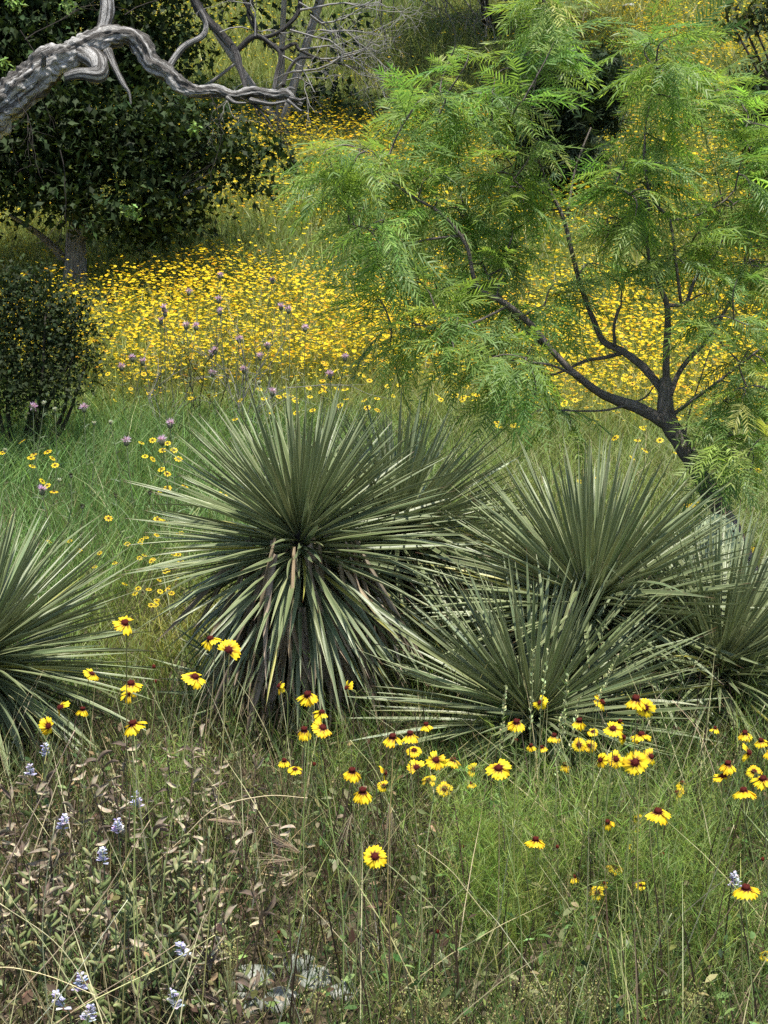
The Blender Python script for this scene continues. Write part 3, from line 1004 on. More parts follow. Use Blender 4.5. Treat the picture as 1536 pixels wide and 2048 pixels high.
lb = at(-330, 800, LY); lb[2] = gz(lb[0], lb[1]) - .05
old = tag(empty('old_oak', lb), 'old oak with bleached crooked bare limb reaching over the meadow', 'tree')
a = Acc()
limb(a, [(*lb, .30), (*at(-330, 640, LY), .23), lp(-310, 480, 125), lp(-270, 330, 112), lp(-300, 120, 95), lp(-340, -120, 80), lp(-330, -350, 60)], 8, 18, .22, 6, 4.)
link('trunk', a.mesh('trunk', M_DEADWOOD, True, lb), old)
a = Acc()
limb(a, [lp(-275, 400, 105), lp(-140, 310, 102), lp(-50, 255, 100), lp(10, 205, 96), lp(62, 165, 86), lp(100, 128, 88), lp(140, 112, 78), lp(185, 88, 66), lp(225, 72, 52), lp(262, 74, 46), lp(284, 95, 50), lp(302, 128, 44), lp(335, 145, 46),
         lp(362, 172, 42), lp(395, 184, 36), lp(432, 182, 33), lp(470, 192, 28), lp(510, 184, 30), lp(550, 191, 25), lp(572, 188, 24), lp(590, 203, 17), lp(604, 210, 12)], 18, 48, .34, 26, 1.3)
link('limb', a.mesh('limb', M_DEADWOOD, True, lb), old)
subs = [
    [lp(165, 105, 60), lp(195, 125, 54, -.12), lp(195, 150, 44, -.2), lp(160, 148, 30, -.25), lp(130, 155, 22, -.25)],
    [lp(190, 85, 44), lp(208, 55, 38, .05), lp(215, 20, 40, .08), lp(212, -30, 40, .1), lp(230, -120, 30, .1)],
    [lp(215, 100, 24, -.1), lp(230, 135, 19, -.14), lp(245, 165, 15, -.15), lp(258, 185, 9, -.15), lp(262, 210, 4, -.15)],
    [lp(330, 145, 24), lp(350, 115, 21, .05), lp(372, 90, 17, .06), lp(405, 72, 15, .08), lp(412, 50, 13, .1), lp(400, 20, 11, .1)],
    [lp(85, 130, 20, -.12), lp(88, 112, 13, -.16), lp(82, 104, 6, -.18)],
    [lp(372, -40, 26, .6), lp(400, 22, 26, .6), lp(440, 65, 24, .55), lp(468, 100, 22, .5), lp(478, 130, 18, .4), lp(488, 165, 14, .3), lp(495, 190, 9, .1)],
    [lp(470, 105, 18, .5), lp(510, 72, 17, .5), lp(545, 90, 16, .5), lp(562, 110, 14, .45), lp(553, 150, 12, .4), lp(548, 180, 12, .2)],
    [lp(600, -40, 14, .5), lp(598, 20, 14, .5), lp(570, 55, 13, .5), lp(545, 70, 12, .5), lp(525, 75, 10, .5)],
    [lp(562, 100, 12, .45), lp(590, 88, 10, .5), lp(600, 100, 9, .5), lp(640, 118, 7, .5), lp(690, 130, 5, .5), lp(725, 138, 3, .5)],
    [lp(566, 172, 11, .2), lp(575, 145, 10, .3), lp(595, 118, 9, .35), lp(625, 115, 7, .4)],
    [lp(512, 74, 12, .5), lp(508, 40, 11, .5), lp(488, 0, 10, .5), lp(470, -60, 9, .5)],
    [lp(580, 196, 14, -.02), lp(600, 200, 8, -.04), lp(612, 196, 4, -.05)], [lp(575, 200, 12, -.03), lp(592, 214, 8, -.06), lp(603, 222, 4, -.08)], [lp(570, 185, 12, .02), lp(578, 176, 9, .03), lp(590, 178, 5, .03)],
    [lp(455, 195, 14, -.05), lp(470, 205, 9, -.1), lp(492, 206, 5, -.12)], [lp(500, 200, 16, -.04), lp(540, 208, 12, -.08), lp(570, 203, 6, -.08)],
    [lp(498, 195, 14), lp(515, 215, 8, -.05), lp(535, 240, 5, -.08), lp(545, 255, 3, -.1)],
    [lp(510, 60, 8, .5), lp(495, 20, 7, .5), lp(520, -20, 5, .5)],
]
for k, b in enumerate(subs):
    a = Acc()
    limb(a, b, 8, 12 if b[0][3] > .03 else 8, .26, 10, 5 + k * 2.3)
    link('branch', a.mesh('branch', M_DARKBARK if 5 <= k <= 10 or k > 15 else M_DEADWOOD, True, lb), old)
a = Acc()
for s, d, ln, r in (((600, 100), (1, 0, .35), .5, .008), ((640, 118), (1, .1, .0), .42, .007), ((600, 20), (1, .1, .25), .55, .009), ((598, 5), (1, 0, -.3), .5, .008), ((575, 145), (1, 0, .1), .55, .009),
                    ((562, 110), (.8, -.2, -.3), .4, .007), ((600, -30), (.9, 0, .2), .6, .01), ((620, 30), (1, .2, -.2), .5, .008), ((640, 60), (1, .2, .1), .45, .007), ((660, 125), (1, 0, .4), .38, .006),
                    ((690, 130), (1, 0, -.2), .3, .005), ((548, 180), (.9, 0, .25), .5, .006), ((510, 72), (-.3, 0, 1), .4, .006), ((488, 165), (-.6, 0, -.4), .3, .005), ((440, 65), (.8, 0, .5), .4, .006), ((580, 60), (1, -.1, -.35), .5, .008)):
    grow(a, at(*s, LY + .45), d, ln, r, 3, 4, 3, .5, .1, .55)
link('twigs', a.mesh('twigs', M_TWIG, False, lb), old)['kind'] = 'stuff'
a = Acc()
for s, d in (((10, 160), (.6, -.3, -.8)), ((250, 30), (.5, 0, .6)), ((120, 300), (.4, -.2, -.6)), ((420, 190), (.3, 0, -1)), ((505, 205), (.5, -.1, -.8)), ((50, 80), (.6, -.2, .5)), ((480, 195), (.8, 0, -.6)), ((40, 60), (.3, 0, -.8))):
    grow(a, at(*s, LY - .05), d, .45, .005, 2, 3, 3, .4, .2, .5)
link('twigs', a.mesh('twigs', M_DARKTWIG, False, lb), old)['kind'] = 'stuff'
a = Acc()
bl = [px_blob(*b) for b in ((-430, -260, 10.6, 230, 200), (-500, 60, 10.8, 150, 150), (-200, -330, 11.4, 200, 110))]
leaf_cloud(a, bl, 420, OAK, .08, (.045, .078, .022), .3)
for px, py in ((140, 12), (5, 130), (265, 425), (258, 418), (390, 258), (30, 5)):    # leaf tips in front of the dark crown, sunlight put into their lighter green
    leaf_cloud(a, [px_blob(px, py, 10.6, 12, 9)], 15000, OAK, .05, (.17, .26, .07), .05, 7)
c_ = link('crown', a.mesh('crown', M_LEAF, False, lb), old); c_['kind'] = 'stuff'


def bush(name, label, bx, by, Y, blobs, dens, leaf, size, col, cat='bush', trunk=.05, clump=.2, stems=5, mat=None, group=None, twigcol=None):
    b = at(bx, by, Y); b[2] = gz(b[0], b[1]) - .04
    root = tag(empty(name, b), label, cat, group)
    a = Acc()
    tops = [px_blob(*q) for q in blobs]
    main = []
    for k in range(stems):
        c, r = tops[k % len(tops)]
        e = c + rng.normal(0, .25, 3) * r
        m = (b + e) / 2 + rng.normal(0, .06, 3)
        limb(a, [(*(b + [rng.normal(0, trunk), rng.normal(0, trunk), 0]), trunk), (*m, trunk * .7), (*e, trunk * .25)], 5, 7, .15, 8, k)
        for _ in range(3): grow(a, e, rng.normal(0, .6, 3) + [0, 0, .4], .35 * np.mean(r), trunk * .22, 1, 3)
    link('trunk', a.mesh('trunk', twigcol or M_DARKTWIG, True, b), root)
    a = Acc()
    n = leaf_cloud(a, tops, dens, leaf, size, col, clump)
    c_ = link('crown', a.mesh('crown', mat or M_LEAF, False, b), root); c_['kind'] = 'stuff'
    return root


bush('evergreen_shrub', 'dark bushy evergreen shrub at the edge of the yellow flower field', 40, 830, 9.3,
     [(40, 660, 9.3, 110, 110), (110, 640, 9.2, 60, 75), (150, 620, 9.3, 32, 40), (150, 690, 9.2, 40, 40), (20, 760, 9.1, 110, 60), (120, 750, 9.1, 60, 50), (-110, 680, 9.4, 110, 150), (60, 580, 9.4, 70, 36), (165, 730, 9.2, 26, 30), (10, 590, 9.3, 60, 45), (90, 555, 9.3, 26, 20), (185, 600, 9.3, 12, 20), (190, 660, 9.2, 16, 14), (30, 545, 9.3, 22, 18), (60, 800, 9.0, 90, 30), (150, 780, 9.0, 30, 24), (185, 710, 9.2, 20, 16)],
     24000, LOBE, .042, (.028, .042, .015), clump=.13, stems=9, trunk=.02)
bush('juniper', 'dark juniper seen through the gap between the mesquite boughs', 1130, 470, 17.5,
     [(1130, 180, 17.5, 85, 75), (1210, 150, 17.6, 55, 45), (1070, 240, 17.5, 70, 70), (1180, 230, 17.6, 60, 50), (1120, 330, 17.4, 85, 70), (1110, 430, 17.4, 70, 60), (1060, 480, 17.3, 40, 40), (1160, 480, 17.3, 45, 40), (1040, 180, 17.6, 30, 50)],
     4200, SPRAY, .15, (.030, .048, .022), 'tree', .07, .2, 7)
bush('juniper', 'dark juniper standing behind the topmost mesquite leaves by open flowers', 1560, 420, 15.5,
     [(1545, 180, 15.5, 60, 60), (1550, 250, 15.4, 70, 60), (1600, 330, 15.5, 80, 90), (1535, 330, 15.5, 30, 40), (1620, 220, 15.5, 70, 90)], 4200, SPRAY, .15, (.030, .048, .022), 'tree', .07, .2, 5)
bush('oak_tree', 'shady oak with grey bare twigs standing high on the slope', 560, 235, 20.5,
     [(560, -230, 20.5, 260, 150), (330, -260, 20.8, 220, 130), (800, -250, 20.5, 250, 150), (640, -60, 21, 60, 50), (960, -300, 21, 260, 130), (680, 60, 21.3, 55, 70), (650, 150, 21, 55, 60), (700, 200, 20.9, 60, 30), (620, 200, 21, 40, 30), (560, 20, 20.8, 70, 60), (450, 10, 20.8, 60, 50)],
     300, LOBE, .16, (.032, .05, .020), 'tree', .06, .4, 4, twigcol=M_OAKBARK)
bush('oak_tree', 'tall oak beyond the view whose leafy bough hangs above the flower slope', 1800, 420, 12.6,
     [(1500, 40, 12.6, 45, 20), (1470, 50, 12.5, 30, 12), (1530, 25, 12.6, 40, 18), (1760, -60, 12.6, 200, 150), (1600, -60, 12.6, 120, 60)], 900, OAK, .085, (.045, .06, .022), 'tree', .03, .2, 6)
bush('oak_tree', 'broad oak at the hilltop dropping bare grey twigs over shaded grass', 980, 40, 26,
     [(860, -260, 23.5, 200, 120), (1080, -250, 23, 220, 130), (1240, -260, 23, 160, 110), (1120, -300, 25, 240, 130), (960, -260, 25.5, 200, 110)], 300, LOBE, .16, (.032, .05, .02), 'tree', .07, .45, 4)
a = Acc()
tb = at(870, 20, 24); 
for _ in range(16):
    grow(a, at(rng.uniform(760, 1000), rng.uniform(-60, -5), 24), (rng.normal(.3, .5), -.2, -.6), .55, .012, 2, 3, 3, .4, .3, .6)
ht = [o for o in bpy.data.objects if o.get('label', '').startswith('broad oak')][0]
link('twigs', a.mesh('twigs', M_TWIG, False, ht.location), ht)['kind'] = 'stuff'

# ------------------------------------------------------------------ grasses and weeds (uncountable)
GREEN = np.array([.12, .185, .055]); BLUEGREEN = np.array([.152, .25, .08]); YGREEN = np.array([.23, .29, .065])
OLIVE = np.array([.11, .12, .035]); TAN = np.array([.36, .29, .16]); STRAW = np.array([.46, .42, .22]); BROWN = np.array([.10, .07, .045]); DKGREEN = np.array([.04, .075, .022])


def pick(n, cols, p):
    return np.array(cols)[rng.choice(len(cols), n, p=np.array(p) / np.sum(p))]


def u_of(P):
    """how far across the view a ground point lies, -1..1"""
    return P[:, 0] / (P[:, 1] * .268)


# foreground: fine mixed blades
a = Acc()
n = 47000
P = spread(n, 2.3, 5.2, .29, 1.15)
u = u_of(P)
left = np.clip(.5 - u * .9, 0, 1)
isl = rng.random(n) < left
cl = np.where(isl[:, None], pick(n, [OLIVE, BROWN, TAN, GREEN, DKGREEN], [3, 3, 1.5, 2, 2.2]), pick(n, [GREEN, YGREEN, OLIVE, TAN, DKGREEN], [3.4, 2.4, 1.6, 1.2, 3]))
d, h = lean_dirs(n, .28)
hgt = rng.uniform(.12, .36, n) * (.75 + .45 * fbm(P[:, 0], P[:, 1], 3.1, 2.)) * np.clip(.55 + .18 * (P[:, 1] - 2.3), .5, 1)
patch = fbm(P[:, 0], P[:, 1], 5.2, 5.)
keep = (rng.random(n) < (.25 + 1.1 * patch) * (1 - .35 * left))
P, d, h, hgt, cl = P[keep], d[keep], h[keep], hgt[keep], cl[keep]
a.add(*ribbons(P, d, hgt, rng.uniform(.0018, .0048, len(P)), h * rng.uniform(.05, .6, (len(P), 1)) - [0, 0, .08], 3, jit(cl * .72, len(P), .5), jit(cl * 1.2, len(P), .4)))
n = 1100
P = spread(n, 2.6, 4.9, .29, 1.15)
d, h = lean_dirs(n, .13)
a.add(*ribbons(P, d, rng.uniform(.2, .42, n), .005, h * .1, 3, jit(np.array([.045, .03, .022]), n, .4), jit(np.array([.09, .065, .045]), n, .4), pw=.3))
n = 800
P = spread(n, 2.5, 4.9, .29, 1.15)
d, h = lean_dirs(n, .45)
a.add(*ribbons(P, d, rng.uniform(.2, .5, n), .003, h * rng.uniform(0, .4, (n, 1)), 4, jit(np.array([.5, .45, .24]), n, .25), jit(np.array([.62, .57, .33]), n, .2), pw=.4))
tag(link('grass', a.mesh('grass', M_GRASS)), 'tangle of thin green and straw coloured grass blades in front of yuccas', 'grass', kind='stuff')


def thread_plants(acc, P, H, col, nleaf=26, leafl=.05, wid=.0016, lean=.16, up=.9):
    n = len(P)
    d, h = lean_dirs(n, lean)
    bend = h * rng.uniform(0, .25, (n, 1))
    acc.add(*ribbons(P, d, H, .0028, bend, 4, jit(col * .85, n, .2)))
    t = rng.uniform(.12, 1, (n, nleaf))
    B = P[:, None] + d[:, None] * (H[:, None] * t)[..., None] + bend[:, None] * (H[:, None] * t * t)[..., None]
    B = B.reshape(-1, 3)
    m = len(B)
    az_ = rng.uniform(0, 6.283, m)
    dd = unit(np.column_stack([np.cos(az_), np.sin(az_), rng.uniform(.1, up * 1.6, m)]))
    acc.add(*ribbons(B, dd, leafl * rng.uniform(.5, 1.3, m), wid, np.column_stack([np.zeros(m), np.zeros(m), rng.uniform(-.3, .25, m)]), 2, jit(np.repeat(jit(col, n, .22), nleaf, 0), m, .15)))


a = Acc()
P = spread(1850, 2.6, 4.9, .29, 1.15)
u = u_of(P)
keep = rng.random(len(P)) < np.clip(.42 + .5 * u, .12, .95)
P = P[keep]
H = rng.uniform(.18, .46, len(P)) * np.clip(.55 + .2 * (P[:, 1] - 2.4), .5, 1)
thread_plants(a, P, H, np.array([.135, .20, .05]), 30, .055)
for px, Y, nn, hh in ((985, 3.55, 60, .46), (1040, 3.5, 46, .40), (1010, 3.3, 36, .32), (1110, 3.75, 20, .4), (1260, 3.6, 24, .36), (1390, 3.4, 24, .3), (900, 3.9, 16, .36), (690, 4.35, 14, .34), (345, 4.2, 20, .34), (365, 4.1, 16, .36), (1330, 3.7, 22, .34), (1400, 3.8, 20, .34), (1190, 3.9, 18, .36), (1460, 3.3, 14, .3), (1240, 3.2, 14, .22)):
    c = at(px, 1700, Y)
    q = np.column_stack([rng.normal(c[0], .05, nn), rng.normal(Y, .07, nn)])
    q = np.column_stack([q, gz(q[:, 0], q[:, 1])])
    thread_plants(a, q, hh * rng.uniform(.6, 1.1, nn), np.array([.215, .295, .06]), 36, .06)
tag(link('thread_leaf_weeds', a.mesh('weeds', M_GRASS)), 'thread leaved bright green coreopsis foliage under the yellow flowers', 'weeds', kind='stuff')

# low broad-leaved ground cover and litter
a = Acc()
OVALV = np.array([(0, 0, 0), (-.17, .3, .05), (-.2, .6, .06), (0, 1, -.05), (.2, .6, .06), (.17, .3, .05), (0, .5, -.02)])
OVALT = np.array([(6, 0, 1), (6, 1, 2), (6, 2, 3), (6, 3, 4), (6, 4, 5), (6, 5, 0)])
OVALC = np.ones((7, 3))
n = 14000
P = spread(n, 2.4, 5.0, .29, 1.15)
P[:, 2] += rng.random(n) ** 1.6 * .17
u = u_of(P)
left = rng.random(n) < np.clip(.55 - .7 * u, .1, .95)
cl = np.where(left[:, None], pick(n, [np.array([.13, .15, .06]), np.array([.20, .21, .11]), TAN * .8, BROWN, DKGREEN * 1.3], [3, 2, 2, 2.4, 2]), pick(n, [GREEN, DKGREEN, OLIVE, BROWN], [3, 2, 2, 1]))
D = unit(np.column_stack([rng.normal(0, 1, (n, 2)), rng.uniform(-.2, 1.1, n)]))
X, Y, Z = frame(D, rng.normal(0, .5, (n, 3)) + [0, 0, 1])
a.add(*stamp(OVALV, OVALT, OVALC, P, X, Y, Z, rng.uniform(.014, .042, n), jit(cl, n, .3)))
n = 5500
P = spread(n, 2.4, 5.2, .29, 1.15); P[:, 2] += .006
d = unit(np.column_stack([rng.normal(0, 1, (n, 2)), rng.normal(0, .12, n)]))
a.add(*ribbons(P, d, rng.uniform(.06, .25, n), .003, np.zeros((n, 3)), 2, jit(pick(n, [TAN, STRAW, BROWN, np.array([.2, .18, .15])], [3, 1, 2, 2]), n, .3)))
tag(link('undergrowth', a.mesh('undergrowth', M_DRY)), 'low mixed leaves and dead litter covering soil between the weeds', 'undergrowth', kind='stuff')

# meadow grass behind the yuccas
a = Acc()
n = 52000
P = spread(n, 5.2, 10.6, .30, 1.6)
u = u_of(P)
pt_ = fbm(P[:, 0], P[:, 1], 1.7, 1.)
right = np.clip(.5 + u * 1.4 + (pt_ - .5), 0, 1)
cl = BLUEGREEN * (1 - right[:, None]) + np.array([.20, .25, .075]) * right[:, None]
oliv = np.exp(-(((P[:, 0] + .95) / .42) ** 2 + ((P[:, 1] - 6.2) / .75) ** 2))
cl = cl * (1 - oliv[:, None]) + np.array([.25, .245, .05]) * oliv[:, None]
dry = rng.random(n) < .03 + .10 * right
cl[dry] = STRAW * .8
d, h = lean_dirs(n, .22, (.03, -.02))
hgt = rng.uniform(.22, .50, n) * (1 - .45 * oliv) * (.75 + .5 * pt_)
hgt = np.where(P[:, 1] > 9.4, hgt * np.clip(1 - (P[:, 1] - 9.4) * .35, .5, 1), hgt)
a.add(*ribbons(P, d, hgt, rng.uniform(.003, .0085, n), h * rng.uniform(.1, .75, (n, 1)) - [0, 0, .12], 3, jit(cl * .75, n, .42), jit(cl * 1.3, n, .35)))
n = 5000
P = spread(n, 5.2, 10.4, .30, .8)
P = P[rng.random(n) < np.clip(.55 + .5 * u_of(P), .15, 1)]
n = len(P)
d, h = lean_dirs(n, .3)
a.add(*ribbons(P, d, rng.uniform(.35, .62, n), .0045, h * rng.uniform(.2, .9, (n, 1)) - [0, 0, .2], 4, jit(np.array([.26, .33, .14]), n, .25), jit(np.array([.42, .44, .22]), n, .2)))
tag(link('meadow_grass', a.mesh('meadow_grass', M_GRASS)), 'lush blue green grass growing between yuccas and the flower field', 'grass', kind='stuff')

# hillside grass
a = Acc()
n = 120000
P = spread(n, 10.0, 34, .31, 2.0, 1.35)
pt_ = fbm(P[:, 0], P[:, 1], .8, 3.)
cl = np.array([.15, .20, .055]) * (1 - pt_[:, None]) + np.array([.27, .265, .06]) * pt_[:, None]
dry = rng.random(n) < .07
cl[dry] = STRAW * .7
d, h = lean_dirs(n, .25)
hgt = rng.uniform(.18, .42, n)
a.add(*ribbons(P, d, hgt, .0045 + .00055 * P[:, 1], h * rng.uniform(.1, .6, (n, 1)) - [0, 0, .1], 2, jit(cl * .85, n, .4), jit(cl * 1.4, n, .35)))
n = 26000
P = np.column_stack([rng.uniform(-30, 30, n), rng.uniform(8, 60, n)])
P = P[(np.abs(P[:, 0]) > .31 * P[:, 1] + 1.2) | (P[:, 1] > 33)]
P = np.column_stack([P, gz(P[:, 0], P[:, 1])])
n = len(P)
d, h = lean_dirs(n, .25)
a.add(*ribbons(P, d, rng.uniform(.25, .5, n), .03, h * .3, 2, jit(np.array([.12, .16, .04]), n, .3)))
tag(link('hillside_grass', a.mesh('hillside_grass', M_GRASS)), 'yellowish green grass covering the rising hillside under the flowers', 'grass', kind='stuff')

# ------------------------------------------------------------------ coreopsis
YEL = np.array([.91, .69, .025]); ORA = np.array([.84, .46, .015]); MAR = np.array([.085, .010, .008])


def petal_mesh(name, droop, fold, tint, k):
    V, T, C = [], [], []
    rows = [(.10, .10), (.22, .17), (.31, .22), (.35, .24), (.66, .30), (.88, .33), (1.0, .27)]
    for i, (t, w) in enumerate(rows):
        for j in range(5):
            s = (j - 2) / 2
            y = t
            if i == 6: y = t + (-.15 if j in (1, 3) else (0.03 if j == 2 else -.05))
            if i == 5: y -= .03 * abs(s)
            V.append((s * w, y, -droop * t * t + fold * (abs(s) - .5) * w * .5 + .03 * math.sin(j * 2 + k)))
            c = MAR if i < 3 or (i == 3 and j in (1, 3)) else tint * (1 if i > 3 else .8)
            C.append(c)
    for i in range(6):
        for j in range(4):
            a_ = i * 5 + j
            T += [(a_, a_ + 1, a_ + 6), (a_, a_ + 6, a_ + 5)]
    return make_mesh(name, V, T, M_PETAL, np.array(C), True)


PETALS = [petal_mesh('petal', d_, f_, t_, i) for i, (d_, f_, t_) in enumerate(((.05, .2, YEL), (.14, -.25, YEL * .97), (.24, .3, YEL), (.1, .1, ORA * .6 + YEL * .4), (.0, -.3, YEL), (.3, -.2, ORA * .4 + YEL * .6)))]


def disc_mesh(name, hgt, col, bumps=70):
    a = Acc()
    P_ = [(0, 0, -.08), (0, 0, 0), (0, 0, hgt * .5), (0, 0, hgt * .85), (0, 0, hgt)]
    V, T = tube(np.array(P_), np.array([.17, .27, .25, .16, .04]), 12)
    a.add(V, T, col)
    i = np.arange(bumps)
    r_ = .26 * np.sqrt((i + .5) / bumps); ph = i * 2.4
    z = hgt * np.sqrt(np.clip(1 - (r_ / .29) ** 2, 0, 1))
    B = np.column_stack([r_ * np.cos(ph), r_ * np.sin(ph), z - .02])
    a.add(*ribbons(B, unit(B * [1.6, 1.6, .4] + [0, 0, .3]), .085, .05, np.zeros((bumps, 3)), 1, jit(col * 1.6, bumps, .5, .2)))
    return a.mesh(name, M_DARK)


DISC = disc_mesh('disc', .17, np.array([.075, .012, .009]))
SPENT = disc_mesh('seed_head', .42, np.array([.10, .016, .010]), 90)


def calyx_col(): return jit(np.array([.12, .18, .05]), 1)[0]


def flower_stem(top, base, nrm, r=.0011, leaves=7, col=(.30, .34, .12)):
    """a wiry stem from base to the back of the head, with a few thread leaves"""
    a = Acc()
    top, base = np.array(top), np.array(base)
    ln = np.linalg.norm(top - base)
    m1 = base + (top - base) * .45 + rng.normal(0, .03, 3) * [1, 1, .3] * ln
    m2 = top - np.array(nrm) * .03 * (1 if nrm[2] > -.2 else 0) - [0, 0, .03]
    Q = catmull([(*base, r * 1.5), (*m1, r * 1.2), (*m2, r), (*(top - np.array(nrm) * .003), r)], 5)
    V, T = tube(Q[:, :3], Q[:, 3], 4)
    c = jit(np.array(col), 1, .15)[0]
    a.add(V, T, c)
    if leaves:
        t = rng.integers(3, len(Q) - 4, leaves)
        az_ = rng.uniform(0, 6.28, leaves)
        a.add(*ribbons(Q[t, :3], unit(np.column_stack([np.cos(az_), np.sin(az_), rng.uniform(.4, 1.4, leaves)])), rng.uniform(.03, .07, leaves), .0016, np.zeros((leaves, 3)), 2, c * 1.1))
    return a


TO_CAM = lambda p: unit(np.array([0, 0, CAMZ]) - p)


def coreopsis(px, py, s, mode, place, spent=False):
    """one flower at its photo pixel; its depth from its size, its foot on the ground below"""
    Y_ = float(np.clip(.046 * F / s if mode in 'ft' else .046 * F / (s * 1.12), 2.85, 4.15))
    if s < 28: Y_ = rng.uniform(3.5, 4.2)
    if spent: Y_ = rng.uniform(3.2, 3.9)
    p = at(px, py, Y_)
    while p[2] < gz(p[0], p[1]) + .10 and Y_ > 2.5:
        Y_ -= .05
        p = at(px, py, Y_)
    rad = (s / F * Y_) * .5 * (1.0 if mode in 'ft' else 1.25)
    rad = float(np.clip(rad * 1.1, .012, .032))
    tc_ = TO_CAM(p)
    nr = rng.normal(0, .14, 3)
    if mode == 'f': nrm = unit(tc_ + np.array([0, 0, .25]) + nr)
    elif mode == 't': nrm = unit(tc_ * .55 + np.array([0, 0, .8]) + nr)
    elif mode == 's': nrm = unit(tc_ * .18 + np.array([0, 0, 1.]) + nr)
    elif mode == 'l': nrm = unit(tc_ * .4 + np.array([-.9, 0, .35]) + nr)
    else: nrm = unit(tc_ * .4 + np.array([.9, 0, .35]) + nr)
    b = np.array([p[0] + rng.normal(0, .05), p[1] + abs(rng.normal(0, .05)), 0])
    b[2] = gz(b[0], b[1]) - .01
    look = {'f': 'open towards the path', 't': 'tilted upward', 's': 'with drooping petals', 'l': 'nodding sideways', 'r': 'nodding sideways'}[mode]
    size = 'large ' if s >= 44 else ('small ' if s < 27 else '')
    if spent:
        lab = 'spent dark red coreopsis seed head without petals ' + place
        root = tag(empty('seed_head_plant', b), lab, 'seed head', 'spent coreopsis heads ' + place)
    else:
        lab = '%syellow coreopsis %s %s' % (size, look, place)
        root = tag(empty('coreopsis', b), lab, 'flower', lab[:110] if lab else None)
        root['group'] = 'coreopsis flowers ' + place
    link('stem', flower_stem(p, b, nrm).mesh('stem', M_STEM, False, b), root)
    e1 = unit(np.cross(nrm, [.3, .8, .1])); e2 = np.cross(nrm, e1)
    link('disc', SPENT if spent else DISC, root, mtx(p - b, e1, e2, nrm, rad, rad, rad * 1.15))
    if spent: return
    npet = int(rng.choice([8, 8, 8, 7, 6, 5]))
    tilt0 = {'f': .05, 't': .12, 's': rng.uniform(.35, .75), 'l': .3, 'r': .3}[mode]
    ph0 = rng.uniform(0, 6)
    for k in range(npet):
        ph = ph0 + k * 2 * math.pi / 8 + rng.normal(0, .06)
        o = e1 * math.cos(ph) + e2 * math.sin(ph)
        tl = tilt0 + rng.normal(0, .13)
        d_ = o * math.cos(tl) - nrm * math.sin(tl)
        X_ = unit(np.cross(d_, nrm)); Z_ = np.cross(X_, d_)
        r_ = rad * rng.uniform(.92, 1.06)
        link('petal', PETALS[rng.integers(6)], root, mtx(p - b + nrm * .0006 * (k % 2), X_, d_, Z_, r_, r_, r_))


